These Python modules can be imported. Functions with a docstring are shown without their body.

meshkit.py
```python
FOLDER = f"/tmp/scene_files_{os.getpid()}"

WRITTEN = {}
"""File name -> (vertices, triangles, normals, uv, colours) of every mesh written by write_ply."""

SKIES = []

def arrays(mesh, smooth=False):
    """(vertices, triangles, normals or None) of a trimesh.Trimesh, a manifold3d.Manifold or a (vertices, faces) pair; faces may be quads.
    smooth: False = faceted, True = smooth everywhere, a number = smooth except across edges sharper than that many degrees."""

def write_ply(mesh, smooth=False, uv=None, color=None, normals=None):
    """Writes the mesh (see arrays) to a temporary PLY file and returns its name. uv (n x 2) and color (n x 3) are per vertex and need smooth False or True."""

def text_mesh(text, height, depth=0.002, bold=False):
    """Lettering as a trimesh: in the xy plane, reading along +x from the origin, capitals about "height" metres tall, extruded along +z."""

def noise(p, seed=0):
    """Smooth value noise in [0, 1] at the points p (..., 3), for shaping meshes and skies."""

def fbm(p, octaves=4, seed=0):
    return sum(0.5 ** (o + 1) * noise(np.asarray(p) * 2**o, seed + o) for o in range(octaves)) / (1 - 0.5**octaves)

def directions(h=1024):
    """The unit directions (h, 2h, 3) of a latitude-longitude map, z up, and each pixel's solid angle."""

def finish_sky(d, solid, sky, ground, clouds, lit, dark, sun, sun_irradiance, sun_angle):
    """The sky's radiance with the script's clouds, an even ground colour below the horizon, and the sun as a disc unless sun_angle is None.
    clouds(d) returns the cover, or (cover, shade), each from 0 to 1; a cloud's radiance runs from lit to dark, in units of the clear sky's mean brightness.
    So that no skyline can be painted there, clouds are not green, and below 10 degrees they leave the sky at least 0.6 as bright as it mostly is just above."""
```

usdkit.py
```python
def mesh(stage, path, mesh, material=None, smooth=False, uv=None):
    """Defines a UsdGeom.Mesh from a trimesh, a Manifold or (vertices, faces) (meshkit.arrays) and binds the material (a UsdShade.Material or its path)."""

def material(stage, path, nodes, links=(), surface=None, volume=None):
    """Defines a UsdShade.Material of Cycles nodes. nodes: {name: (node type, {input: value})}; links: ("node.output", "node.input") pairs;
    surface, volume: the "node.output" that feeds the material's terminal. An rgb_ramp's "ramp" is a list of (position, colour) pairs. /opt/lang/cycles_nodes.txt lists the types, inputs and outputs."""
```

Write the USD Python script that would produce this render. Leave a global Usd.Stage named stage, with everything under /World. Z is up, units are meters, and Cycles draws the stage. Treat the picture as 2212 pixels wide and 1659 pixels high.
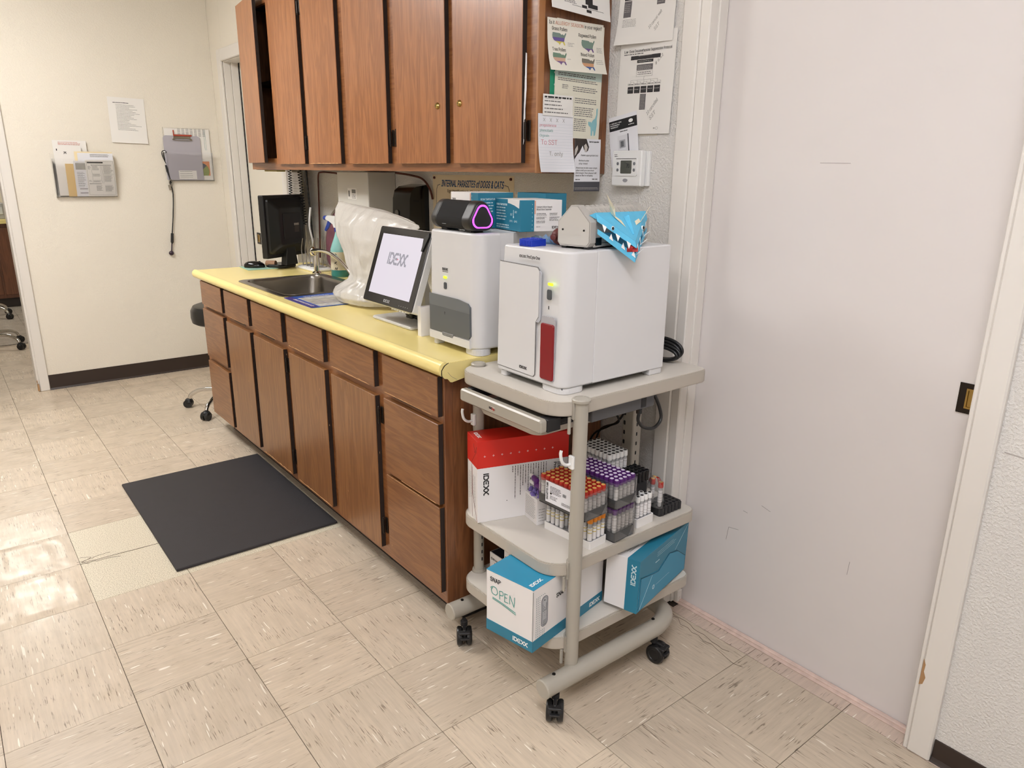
import math, random
import numpy as np, trimesh, shapely
import shapely.geometry as sg
from shapely import affinity
from pxr import Usd, UsdGeom, UsdLux, UsdShade, Sdf, Gf, Vt
import usdkit, meshkit

stage = Usd.Stage.CreateInMemory()
UsdGeom.SetStageUpAxis(stage, 'Z'); UsdGeom.SetStageMetersPerUnit(stage, 1.0)
UsdGeom.Xform.Define(stage, '/World')

# ---------------------------------------------------------------- camera, light, exposure
EXPOSURE = 0.62
cam = UsdGeom.Camera.Define(stage, '/World/camera')
F_PX = 1555.07
R = np.array([[0.62036177, 0.78424723, 0.01037059], [0.22784168, -0.16754545, -0.95917501], [-0.7504928, 0.59739836, -0.282623]])
EYE = (2.55048579, -0.22867625, 1.4197196)
cam.AddTransformOp().Set(Gf.Matrix4d(*[float(v) for v in (*R[0], 0, *(-R[1]), 0, *(-R[2]), 0, *EYE, 1)]))
cam.CreateHorizontalApertureAttr(36.0); cam.CreateVerticalApertureAttr(27.0)
cam.CreateFocalLengthAttr(36.0 * F_PX / 2212); cam.CreateClippingRangeAttr(Gf.Vec2f(0.02, 100))
cam.CreateFStopAttr(0.0); cam.CreateExposureAttr(EXPOSURE)

CEIL = 2.72
LIGHTS = [  # x, y, length along x, length along y, colour, radiance
    (-1.25, -0.35, 1.16, 0.56, (1.0, 0.985, 0.97), 19.0),
    (2.45, 0.0, 1.16, 0.56, (0.97, 0.97, 1.03), 11.0),
    (2.9, -1.9, 0.56, 1.16, (0.97, 0.97, 1.03), 9.0),
    (-5.7, 0.0, 1.16, 0.56, (1.0, 0.95, 0.87), 10.0),
]

# ---------------------------------------------------------------- helpers
used = {}
def numbered(path):
    n = used.get(path, 0); used[path] = n + 1
    return path if n == 0 else '%s_%03d' % (path, n)

def keys(p, **kw):
    for k, v in kw.items():
        if v: p.SetCustomDataByKey(k, v)

def lin(c):
    c = np.asarray(c, float) / 255.0
    return tuple(np.where(c <= 0.04045, c / 12.92, ((c + 0.055) / 1.055) ** 2.4))

class Thing:
    def __init__(s, name, label, cat, loc=(0, 0, 0), rz=0.0, group=None, rot=None, kind=None):
        s.name = name; s.path = numbered('/World/' + name); s.loc = np.array(loc, float); s.rz = rz
        x = UsdGeom.Xform.Define(stage, s.path); x.AddTranslateOp().Set(Gf.Vec3d(*map(float, loc)))
        if rz: x.AddRotateZOp().Set(math.degrees(rz))
        if rot: x.AddRotateXYZOp().Set(Gf.Vec3f(*rot))
        s.prim = x.GetPrim(); keys(s.prim, label=label, category=cat, group=group, kind=kind)
    def add(s, name, mesh, mat, parent=None, world=False, smooth=False, label=None, kind=None):
        if isinstance(mesh, (list, tuple)):
            if len(mesh) > 1 and not kind and ('print' in name or name in ('handwriting', 'picture_outline', 'slot', 'flap_edge', 'front_ridge', 'top_relief')): kind = 'stuff'
            mesh = cat(mesh)
        if world: mesh = mesh.copy(); mesh.apply_translation(-s.loc)
        path = numbered((str(parent) if parent else s.path) + '/' + name)
        m = usdkit.mesh(stage, path, mesh, mat, smooth=smooth)
        keys(m.GetPrim(), label=label, kind=kind)
        return path

def copy_of(t, loc, rz=0.0, label=None, group=None):
    c = t.prim.GetCustomData()
    r = Thing(t.name, label or c['label'], c['category'], loc, rz, c.get('group') if group is None else group)
    r.prim.GetReferences().AddInternalReference(t.path); r.prim.SetInstanceable(True)
    return r

def solo(name, label, category, mesh, mat, group=None, kind=None, smooth=False):
    """A thing that is one mesh."""
    if isinstance(mesh, (list, tuple)): mesh = cat(mesh)
    m = usdkit.mesh(stage, numbered('/World/' + name), mesh, mat, smooth=smooth)
    keys(m.GetPrim(), label=label, category=category, group=group, kind=kind)
    return m

def struct(name, mesh, mat, parent=None, smooth=False, label=None):
    if isinstance(mesh, (list, tuple)): mesh = cat(mesh)
    path = numbered((parent or '/World') + '/' + name)
    m = usdkit.mesh(stage, path, mesh, mat, smooth=smooth)
    if not parent: keys(m.GetPrim(), kind='structure', label=label)
    return path

def cat(ms): return trimesh.util.concatenate([m for m in ms if m is not None])

def loft(rings, cap=True):
    rings = np.asarray(rings, float); m, n, _ = rings.shape
    v = rings.reshape(-1, 3); f = []
    i = np.arange(n); j = (i + 1) % n
    for k in range(m - 1):
        a, b = k * n, (k + 1) * n
        f.append(np.stack([a + i, a + j, b + j], 1)); f.append(np.stack([a + i, b + j, b + i], 1))
    if cap:
        c0, c1 = len(v), len(v) + 1
        v = np.vstack([v, rings[0].mean(0), rings[-1].mean(0)])
        a = (m - 1) * n
        f.append(np.stack([np.full(n, c0), j, i], 1)); f.append(np.stack([np.full(n, c1), a + i, a + j], 1))
    return trimesh.Trimesh(v, np.vstack(f), process=False)

def rrect(x0, x1, y0, y1, r=0.0, n=1):
    """Outline, anticlockwise, of a rectangle with rounded corners (r: one number or four, from the corner x1,y1 anticlockwise)."""
    rs = [r] * 4 if np.ndim(r) == 0 else list(r)
    out = []
    for (cx, cy, a0), rr in zip(((x1, y1, 0), (x0, y1, 90), (x0, y0, 180), (x1, y0, 270)), rs):
        rr = max(rr, 1e-6)
        sx, sy = (1 if cx == x1 else -1), (1 if cy == y1 else -1)
        for a in np.radians(np.linspace(a0, a0 + 90, n + 1)):
            out.append((cx - sx * rr + rr * math.cos(a), cy - sy * rr + rr * math.sin(a)))
    return np.array(out)

PERM = {'z': (0, 1, 2), 'x': (1, 2, 0), 'y': (2, 0, 1)}
def slab(x0, x1, y0, y1, z0, z1, r=0.0, c=0.0015, n=4, axis='z'):
    """A box whose edges along the axis are rounded by r and whose other edges are chamfered by c."""
    lo, hi = np.array([x0, y0, z0], float), np.array([x1, y1, z1], float)
    p = PERM[axis]; q = {'z': (0, 1, 2), 'x': (1, 2, 0), 'y': (2, 0, 1)}[axis]
    a0, a1, b0, b1, c0, c1 = lo[q[0]], hi[q[0]], lo[q[1]], hi[q[1]], lo[q[2]], hi[q[2]]
    c = min(c, (a1 - a0) / 2.01, (b1 - b0) / 2.01, (c1 - c0) / 2.01)
    if r <= c: r, n = c, 1
    rings = []
    for d, z in ((c, c0), (0, c0 + c), (0, c1 - c), (c, c1)):
        o = rrect(a0 + d, a1 - d, b0 + d, b1 - d, max(r - d, 1e-5), n)
        ring = np.zeros((len(o), 3)); ring[:, q[0]] = o[:, 0]; ring[:, q[1]] = o[:, 1]; ring[:, q[2]] = z
        rings.append(ring)
    return loft(rings)

def prism(pts, h0, h1, axis='z'):
    """Extrudes a 2D polygon (or shapely geometry) from h0 to h1 along an axis: z: (x,y), y: (x,z), x: (y,z)."""
    g = pts if hasattr(pts, 'geom_type') else sg.Polygon(pts)
    gs = [k for k in getattr(g, 'geoms', [g]) if k.geom_type == 'Polygon' and k.area > 1e-12]
    m = cat([trimesh.creation.extrude_polygon(k, h1 - h0, engine='earcut') for k in gs])
    v = m.vertices.copy(); v[:, 2] += h0
    if axis == 'y': v = np.stack([v[:, 0], v[:, 2], v[:, 1]], 1)
    if axis == 'x': v = np.stack([v[:, 2], v[:, 0], v[:, 1]], 1)
    f = m.faces if axis != 'y' else m.faces[:, ::-1]
    return trimesh.Trimesh(v, f, process=False)

def spline(pts, n=8, closed=False):
    p = np.asarray(pts, float); out = []
    m = len(p); seg = m if closed else m - 1
    for i in range(seg):
        g = (lambda k: p[k % m]) if closed else (lambda k: p[min(max(k, 0), m - 1)])
        a, b, c, d = g(i - 1), g(i), g(i + 1), g(i + 2)
        for t in np.arange(n) / n:
            out.append(0.5 * (2 * b + (c - a) * t + (2 * a - 5 * b + 4 * c - d) * t * t + (3 * b - a - 3 * c + d) * t ** 3))
    if not closed: out.append(p[-1])
    return np.array(out)

def tube(path, r, n=10, closed=False):
    p = np.asarray(path, float); m = len(p); rr = np.broadcast_to(np.asarray(r, float), (m,))
    t = np.gradient(p, axis=0) if not closed else np.roll(p, -1, 0) - np.roll(p, 1, 0)
    t /= np.maximum(np.linalg.norm(t, axis=1, keepdims=True), 1e-12)
    u = np.cross(t[0], [0, 0, 1.0]); u = np.cross(t[0], [1.0, 0, 0]) if np.linalg.norm(u) < 1e-3 else u
    u /= np.linalg.norm(u); rings = []
    ang = np.arange(n) / n * 2 * np.pi
    for k in range(m):
        u = u - t[k] * (u @ t[k]); u /= np.linalg.norm(u); w = np.cross(t[k], u)
        rings.append(p[k] + rr[k] * (np.cos(ang)[:, None] * u + np.sin(ang)[:, None] * w))
    if closed: rings.append(rings[0])
    return loft(rings, cap=not closed)

def lathe(prof, n=20, axis='z', loc=(0, 0, 0)):
    ang = np.arange(n) / n * 2 * np.pi
    rings = [np.stack([max(r, 1e-5) * np.cos(ang), max(r, 1e-5) * np.sin(ang), np.full(n, z)], 1) for r, z in prof]
    m = loft(rings); v = m.vertices
    if axis == 'x': v = np.stack([v[:, 2], v[:, 0], v[:, 1]], 1)
    if axis == 'y': v = np.stack([v[:, 1], v[:, 2], v[:, 0]], 1)
    return trimesh.Trimesh(v + np.array(loc), m.faces, process=False)

def ball(loc, r, n=12):
    r = np.broadcast_to(np.asarray(r, float), (3,))
    k = max(4, n // 2)
    m = lathe([(math.cos(a), math.sin(a)) for a in np.linspace(-np.pi / 2, np.pi / 2, k + 1)], n)
    m.vertices = m.vertices * r + np.array(loc); return m

def face(mesh, origin, xd, yd):
    """Maps a mesh in the xy plane (normal +z) to the plane at origin with the given x and y directions."""
    xd, yd = np.array(xd, float), np.array(yd, float); zd = np.cross(xd, yd); zd /= np.linalg.norm(zd)
    m = mesh.copy(); v = m.vertices
    m.vertices = np.array(origin) + v[:, :1] * xd + v[:, 1:2] * yd + v[:, 2:3] * zd
    return m

def rot(m, rx=0, ry=0, rz=0, loc=(0, 0, 0), about=(0, 0, 0)):
    m = m.copy(); E = trimesh.transformations.euler_matrix(rx, ry, rz, 'sxyz')
    v = (m.vertices - np.array(about)) @ E[:3, :3].T + np.array(about) + np.array(loc)
    m.vertices = v; return m

def plate(x0, x1, y0, y1, z=0.0004):
    """A printed rectangle, a hair above its paper, facing +z."""
    return trimesh.Trimesh([(x0, y0, z), (x1, y0, z), (x1, y1, z), (x0, y1, z)], [(0, 1, 2), (0, 2, 3)], process=False)

def words(x0, x1, y, h, rng, full=0.75, z=0.0004):
    """A line of small print that is too small to read: word-long bars."""
    out, x = [], x0; end = x0 + (x1 - x0) * (full + (1 - full) * rng.random())
    while x < end - h:
        w = min(h * rng.uniform(1.4, 5.5), end - x); out.append(plate(x, x + w, y, y + h, z)); x += w + h * 0.7
    return out

def para(x0, x1, y1, lines, h, gap, rng, full=0.7, z=0.0004):
    out = []
    for k in range(lines): out += words(x0, x1, y1 - k * gap - h, h, rng, full, z)
    return out

_tc = {}
def text(s, h, depth=0.0004, bold=False, w=None, z=0.0003, center=False):
    k = (s, bold)
    if k not in _tc:
        m = meshkit.text_mesh(s, 1.0, 1.0, bold); _tc[k] = m
    m = _tc[k].copy(); v = m.vertices * [h, h, depth]
    if w: v[:, 0] *= w / np.ptp(v[:, 0])
    if center: v[:, 0] -= v[:, 0].min() + np.ptp(v[:, 0]) / 2
    v[:, 2] += z; m.vertices = v; return m

def strokes(lines, wid, depth=0.0004, z=0.0003):
    g = shapely.union_all([sg.LineString(l).buffer(wid / 2, cap_style='flat', join_style='mitre') for l in lines])
    return prism(g, z, z + depth)

def logo(w, depth=0.0004, z=0.0003):
    """The five-letter maker's mark: outlined capitals with the last two crossing over each other, split by a thin middle gap."""
    h = 1.0; t = 0.2
    L = [[(0.1, 0), (0.1, h)],
         [(0.42, 0.1), (0.9, 0.1), (1.12, 0.32), (1.12, 0.68), (0.9, 0.9), (0.42, 0.9)], [(0.42, 0), (0.42, h)],
         [(2.1, 0.1), (1.5, 0.1), (1.35, 0.25), (1.35, 0.75), (1.5, 0.9), (2.1, 0.9)], [(1.55, 0.5), (2.0, 0.5)],
         [(2.2, 0.9), (2.4, 0.9), (3.0, 0.1), (3.2, 0.1), (3.8, 0.9), (4.05, 0.9)],
         [(2.2, 0.1), (2.4, 0.1), (3.0, 0.9), (3.2, 0.9), (3.8, 0.1), (4.05, 0.1)]]
    g = shapely.union_all([sg.LineString(l).buffer(t / 2, cap_style='flat', join_style='mitre') for l in L])
    for gap in (sg.box(0.3, 0.44, 1.4, 0.49),): g = g.difference(gap)
    m = prism(g, 0, 1); s = w / 4.05
    m.vertices = m.vertices * [s, s, depth] + [0, 0, z]; return m

# ---------------------------------------------------------------- materials
LK = '/World/Looks/'
UsdGeom.Scope.Define(stage, '/World/Looks')
_m = {}
def pm(name, rgb, rough=0.5, metal=0.0, spec=0.5, bump=None, var=None, emit=None, coat=0.0, spots=None, ior=None):
    """A principled material with optional bump (scale, height in metres), colour variation (scale, amount) and emission."""
    if name in _m: return _m[name]
    col = lin(rgb)
    N = {'p': ('principled_bsdf', dict(base_color=col, roughness=rough, metallic=metal, specular_ior_level=spec, coat_weight=coat, coat_roughness=0.15))}
    Lk = []
    if bump or var or spots: N['g'] = ('texture_coordinate', {})
    if bump:
        N['bn'] = ('noise_texture', dict(scale=bump[0], detail=3.0, roughness=0.55)); N['b'] = ('bump', dict(strength=bump[2] if len(bump) > 2 else 0.6, distance=bump[1]))
        Lk += [('g.object', 'bn.vector'), ('bn.fac', 'b.height'), ('b.normal', 'p.normal')]
    if var:
        a = np.array(col)
        N['vn'] = ('noise_texture', dict(scale=var[0], detail=4.0)); N['vr'] = ('rgb_ramp', dict(ramp=[(0.3, tuple(a * (1 - var[1]))), (0.7, tuple(np.minimum(a * (1 + var[1]), 1)))]))
        Lk += [('g.object', 'vn.vector'), ('vn.fac', 'vr.fac'), ('vr.color', 'p.base_color')]
    if emit: N['p'][1].update(emission_color=lin(emit[0]), emission_strength=emit[1])
    _m[name] = usdkit.material(stage, LK + name, N, Lk, surface='p.BSDF'); return _m[name]

def wood(name, a, b, direction, rough=0.36, coat=0.35, scale=1.0):
    """Straight-grained oak laminate; direction = the axis the grain runs along."""
    st = {'x': (0.05, 1, 1), 'y': (1, 0.05, 1), 'z': (1, 1, 0.05)}[direction]
    st2 = {'x': (0.10, 1, 1.0), 'y': (1, 0.1, 1), 'z': (1, 1, 0.10)}[direction]
    N = {'g': ('geometry', {}), 'oi': ('object_info', {}), 'of': ('vector_math', dict(math_type='scale', vector1=(3.1, 1.7, 2.3))),
         'ad': ('vector_math', dict(math_type='add')),
         'm1': ('mapping', dict(scale=st)), 'm2': ('mapping', dict(scale=st2)),
         'n1': ('noise_texture', dict(scale=240.0 * scale, detail=3.0, roughness=0.6)),
         'n2': ('noise_texture', dict(scale=26.0 * scale, detail=3.0, roughness=0.55, distortion=0.6)),
         'w': ('math', dict(math_type='multiply', value2=9.0)), 'fr': ('math', dict(math_type='pingpong', value2=1.0)),
         'mx': ('mix_float', dict(fac=0.45)),
         'r': ('rgb_ramp', dict(ramp=[(0.2, lin(b)), (0.5, tuple((np.array(lin(a)) + np.array(lin(b))) / 2)), (0.75, lin(a))])),
         'bp': ('bump', dict(strength=0.25, distance=0.0004)),
         'p': ('principled_bsdf', dict(roughness=rough, coat_weight=coat, coat_roughness=0.22))}
    Lk = [('oi.random', 'of.scale'), ('g.position', 'ad.vector1'), ('of.vector', 'ad.vector2'), ('ad.vector', 'm1.vector'), ('ad.vector', 'm2.vector'),
          ('m1.vector', 'n1.vector'), ('m2.vector', 'n2.vector'), ('n2.fac', 'w.value1'), ('w.value', 'fr.value1'), ('n1.fac', 'mx.a'), ('fr.value', 'mx.b'),
          ('mx.value', 'r.fac') if False else ('mx.result', 'r.fac'), ('r.color', 'p.base_color'), ('n1.fac', 'bp.height'), ('bp.normal', 'p.normal')]
    return usdkit.material(stage, LK + name, N, Lk, surface='p.BSDF')

def tile_mat(name, base, along, dark=(92, 74, 58), white=(236, 228, 214), amount=1.0, rough=0.32, wrinkle=0.0):
    s = (0.07, 1, 1) if along == 'x' else (1, 0.07, 1)
    s2 = (0.11, 1, 1) if along == 'x' else (1, 0.11, 1)
    a = np.array(lin(base))
    N = {'g': ('geometry', {}), 'oi': ('object_info', {}), 'of': ('vector_math', dict(math_type='scale', vector1=(7.0, 5.0, 3.0))), 'ad': ('vector_math', dict(math_type='add')),
         'm1': ('mapping', dict(scale=s)), 'm2': ('mapping', dict(scale=s2, location=(3.3, 1.1, 0))),
         'n1': ('noise_texture', dict(scale=270.0, detail=2.0, roughness=0.6)), 'k1': ('noise_texture', dict(scale=16.0, detail=2.0)),
         'n2': ('noise_texture', dict(scale=120.0, detail=1.0)), 'n3': ('noise_texture', dict(scale=110.0, detail=4.0)),
         'd1': ('map_range', dict(from_min=0.585, from_max=0.66, to_min=0, to_max=0.72 * amount, clamp=True)),
         'c1': ('map_range', dict(from_min=0.46, from_max=0.60, to_min=0.12, to_max=1.0, clamp=True)),
         'mu': ('math', dict(math_type='multiply')),
         'd2': ('map_range', dict(from_min=0.705, from_max=0.74, to_min=0, to_max=0.9 * amount, clamp=True)),
         'r0': ('rgb_ramp', dict(ramp=[(0.3, tuple(a * 0.90)), (0.7, tuple(a * 1.06))])),
         'mm': ('mix_color', dict(b=lin(dark))), 'mw': ('mix_color', dict(b=lin(white))),
         'tv': ('map_range', dict(from_min=0, from_max=1, to_min=0.93, to_max=1.04)), 'hs': ('hsv', {}),
         'rn': ('noise_texture', dict(scale=9.0, detail=3.0)), 'rr': ('map_range', dict(from_min=0.3, from_max=0.7, to_min=rough - 0.07, to_max=rough + 0.1)),
         'bn': ('noise_texture', dict(scale=14.0, detail=1.0)), 'bp': ('bump', dict(strength=0.35, distance=0.0012)),
         'p': ('principled_bsdf', dict(roughness=rough, specular_ior_level=0.5))}
    Lk = [('oi.random', 'of.scale'), ('g.position', 'ad.vector1'), ('of.vector', 'ad.vector2'), ('ad.vector', 'm1.vector'), ('ad.vector', 'm2.vector'), ('ad.vector', 'k1.vector'),
          ('m1.vector', 'n1.vector'), ('m2.vector', 'n2.vector'), ('m1.vector', 'n3.vector'), ('n1.fac', 'd1.value'), ('k1.fac', 'c1.value'), ('d1.result', 'mu.value1'), ('c1.result', 'mu.value2'),
          ('n2.fac', 'd2.value'), ('n3.fac', 'r0.fac'), ('r0.color', 'mm.a'), ('mu.value', 'mm.fac'), ('mm.result', 'mw.a'), ('d2.result', 'mw.fac'),
          ('oi.random', 'tv.value'), ('tv.result', 'hs.value'), ('mw.result', 'hs.color'), ('hs.color', 'p.base_color'),
          ('g.position', 'rn.vector'), ('rn.fac', 'rr.value'), ('rr.result', 'p.roughness'), ('g.position', 'bn.vector'), ('bn.fac', 'bp.height'), ('bp.normal', 'p.normal')]
    return usdkit.material(stage, LK + name, N, Lk, surface='p.BSDF')

def speckle(name, base, dot, scale=420.0, rough=0.4):
    a = np.array(lin(base))
    N = {'g': ('geometry', {}), 'n': ('noise_texture', dict(scale=scale, detail=2.0)), 'n2': ('noise_texture', dict(scale=scale * 0.4, detail=2.0)),
         'r': ('rgb_ramp', dict(ramp=[(0.36, tuple(np.minimum(a * 1.1, 0.9))), (0.5, tuple(a)), (0.64, lin(dot))])), 'p': ('principled_bsdf', dict(roughness=rough))}
    return usdkit.material(stage, LK + name, N, [('g.position', 'n.vector'), ('n.fac', 'r.fac'), ('r.color', 'p.base_color')], surface='p.BSDF')

def clear(name, tint=(255, 255, 255), gloss_rough=0.05, haze=0.0, ior=1.45, hazecol=(235, 235, 235)):
    """Clear film, acrylic or thin tube wall: see-through with a sharp reflection; haze adds a little milky white."""
    N = {'t': ('transparent_bsdf', dict(color=lin(tint))), 'd': ('diffuse_bsdf', dict(color=lin(hazecol))), 'q': ('mix_closure', dict(fac=haze)),
         'f': ('fresnel', dict(IOR=ior)), 'g': ('glossy_bsdf', dict(color=(1, 1, 1), roughness=gloss_rough)), 'x': ('mix_closure', {})}
    Lk = [('t.BSDF', 'q.closure1'), ('d.BSDF', 'q.closure2'), ('f.fac', 'x.fac'), ('q.closure', 'x.closure1'), ('g.BSDF', 'x.closure2')]
    return usdkit.material(stage, LK + name, N, Lk, surface='x.closure')

def stucco(name, rgb, scale, dist, rough=0.6, strength=0.7):
    N = {'g': ('geometry', {}), 'n': ('noise_texture', dict(scale=scale, detail=2.5, roughness=0.5)), 'r': ('map_range', dict(from_min=0.42, from_max=0.62, to_min=0, to_max=1, clamp=True)),
         'b': ('bump', dict(strength=strength, distance=dist)), 'v': ('noise_texture', dict(scale=1.3, detail=3.0)),
         'c': ('rgb_ramp', dict(ramp=[(0.3, tuple(np.array(lin(rgb)) * 0.97)), (0.7, tuple(np.array(lin(rgb)) * 1.02))])),
         'p': ('principled_bsdf', dict(roughness=rough, specular_ior_level=0.4))}
    return usdkit.material(stage, LK + name, N, [('g.position', 'n.vector'), ('n.fac', 'r.value'), ('r.result', 'b.height'), ('b.normal', 'p.normal'), ('g.position', 'v.vector'), ('v.fac', 'c.fac'), ('c.color', 'p.base_color')], surface='p.BSDF')

CREAM = stucco('cream_paint', (230, 223, 209), 110.0, 0.0007)
WHITEWALL = stucco('white_stucco', (222, 219, 214), 150.0, 0.0013, strength=0.8)
CEILM = pm('ceiling_paint', (222, 220, 214), 0.8)
TRIM = pm('trim_paint', (224, 219, 212), 0.38, bump=(30, 0.0006, 0.4))
DOORP = pm('door_paint', (219, 213, 210), 0.34, bump=(260, 0.0002, 0.4), var=(1.6, 0.015))
DOORW = pm('far_door_paint', (226, 220, 206), 0.45)
RUBBER = pm('brown_cove_rubber', (50, 38, 32), 0.42)
OAKZ = wood('oak_upright', (170, 110, 64), (140, 84, 44), 'z')
OAKZ_SHADE = wood('oak_upright_shaded', (144, 97, 53), (118, 73, 35), 'z')  # base doors: same oak, shade below the worktop overhang mixed into the colour
OAKX_SHADE = wood('oak_level_shaded', (142, 93, 50), (115, 69, 32), 'x')  # base drawer fronts, with that shade darkening painted into the veneer too
OAKF = wood('oak_frame', (152, 99, 58), (124, 75, 40), 'x')
OAKE = wood('oak_end', (134, 86, 53), (106, 64, 37), 'z')
EDGE = pm('bare_chipboard', (196, 150, 104), 0.7, bump=(300, 0.001))
DARKIN = pm('cabinet_inside', (40, 28, 22), 0.7)
IRON = pm('dark_bronze', (42, 34, 28), 0.4, metal=0.6)
YELLOW = pm('yellow_laminate', (240, 221, 145), 0.24, var=(3.0, 0.02), bump=(160, 0.0001, 0.3))
YEDGE = pm('laminate_edge', (225, 208, 140), 0.4)
BRASS = pm('brass', (190, 160, 95), 0.22, metal=1.0)
CHROME = pm('chrome', (215, 212, 208), 0.09, metal=1.0)
STEEL = pm('stainless_steel', (150, 145, 138), 0.26, metal=1.0)
WIREG = pm('grey_wire', (150, 146, 140), 0.35, metal=0.7)
BLACK = pm('black_plastic', (22, 22, 23), 0.35)
BLACKM = pm('black_matte', (30, 29, 30), 0.6)
BLACKG = pm('black_gloss', (14, 14, 16), 0.12)
SCREW = pm('screw_black', (25, 24, 24), 0.3, metal=0.5)
PAPER = pm('white_paper', (232, 229, 224), 0.75)
PAPERB = pm('cool_white_paper', (228, 228, 232), 0.75)
INK = pm('black_ink', (38, 36, 36), 0.7)
INKG = pm('grey_ink', (120, 118, 116), 0.7)
INKL = pm('pale_ink', (165, 162, 158), 0.7)
WHITEP = pm('white_plastic', (232, 232, 230), 0.36)
WHITEI = pm('white_ink', (240, 240, 238), 0.6)
CARTG = pm('cart_taupe', (180, 172, 160), 0.42, bump=(500, 0.0002, 0.3))
CARTT = pm('cart_tube_grey', (168, 162, 150), 0.36)
TEAL = pm('teal_carton', (38, 122, 150), 0.42)
TEALB = pm('bright_teal_carton', (44, 140, 175), 0.42)
CARTON = pm('white_carton', (230, 227, 226), 0.46)
REDC = pm('red_carton', (206, 40, 28), 0.42)
FILM = clear('clear_film', haze=0.07, ior=1.3, gloss_rough=.12)

# ---------------------------------------------------------------- lamps
for lx, ly, sx, sy, colr, rad in LIGHTS:
    k = LIGHTS.index((lx, ly, sx, sy, colr, rad))
    where = ('above the sink', 'in front of the sliding door', 'behind the viewer', 'in the far room')[k]
    t = Thing('ceiling_light', 'white fluorescent ceiling lamp with a lit diffuser ' + where, 'ceiling light', (lx, ly, CEIL))
    fr = [slab(-sx / 2 - .03, sx / 2 + .03, s * (sy / 2 + .015) - .015, s * (sy / 2 + .015) + .015, -.02, -.001) for s in (-1, 1)] + \
         [slab(s * (sx / 2 + .015) - .015, s * (sx / 2 + .015) + .015, -sy / 2, sy / 2, -.02, -.001) for s in (-1, 1)]
    t.add('frame', fr, WHITEP)
    em = usdkit.material(stage, LK + 'lamp_diffuser_%d' % k, {'e': ('emission', dict(color=colr, strength=rad))}, surface='e.emission')
    t.add('diffuser', slab(-sx / 2, sx / 2, -sy / 2, sy / 2, -.085, -.0205, r=.02, c=.012), em)

# ---------------------------------------------------------------- room shell
YW, YL, XL, XJ = 1.54, 1.47, -2.93, -1.66          # back wall, its left stretch, left wall, where the back wall steps
XR, YF = 3.75, -2.7
struct('ceiling', slab(-7.4, XR + .1, YF - .1, 2.3, CEIL, CEIL + .1), CEILM)
struct('wall_right', slab(XR, XR + .1, YF - .1, YW + .2, 0, CEIL), WHITEWALL)
struct('wall_front', slab(XL - .12, XR + .1, YF - .1, YF, 0, CEIL), CREAM)
D1, D2 = (-2.69, -1.78, 2.10), (1.19, 2.0, 2.12)
struct('wall_back', [slab(XL - .12, D1[0], YL, 1.72, 0, CEIL), slab(D1[0], D1[1], YL, 1.72, D1[2], CEIL), slab(D1[1], XJ, YL, 1.72, 0, CEIL)] , CREAM)
struct('wall_back', [slab(XJ, D2[0], YW, 1.72, 0, CEIL), slab(D2[0], D2[1], YW, 1.72, D2[2], CEIL), slab(D2[1], XR + .1, YW, 1.72, 0, CEIL)], WHITEWALL)
OP0, OP1 = -0.78, 0.165
struct('wall_left', [slab(XL - .12, XL, OP1, YL, 0, CEIL), slab(XL - .12, XL, OP0, OP1, 2.08, CEIL), slab(XL - .12, XL, YF, OP0, 0, CEIL)], CREAM)
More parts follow.
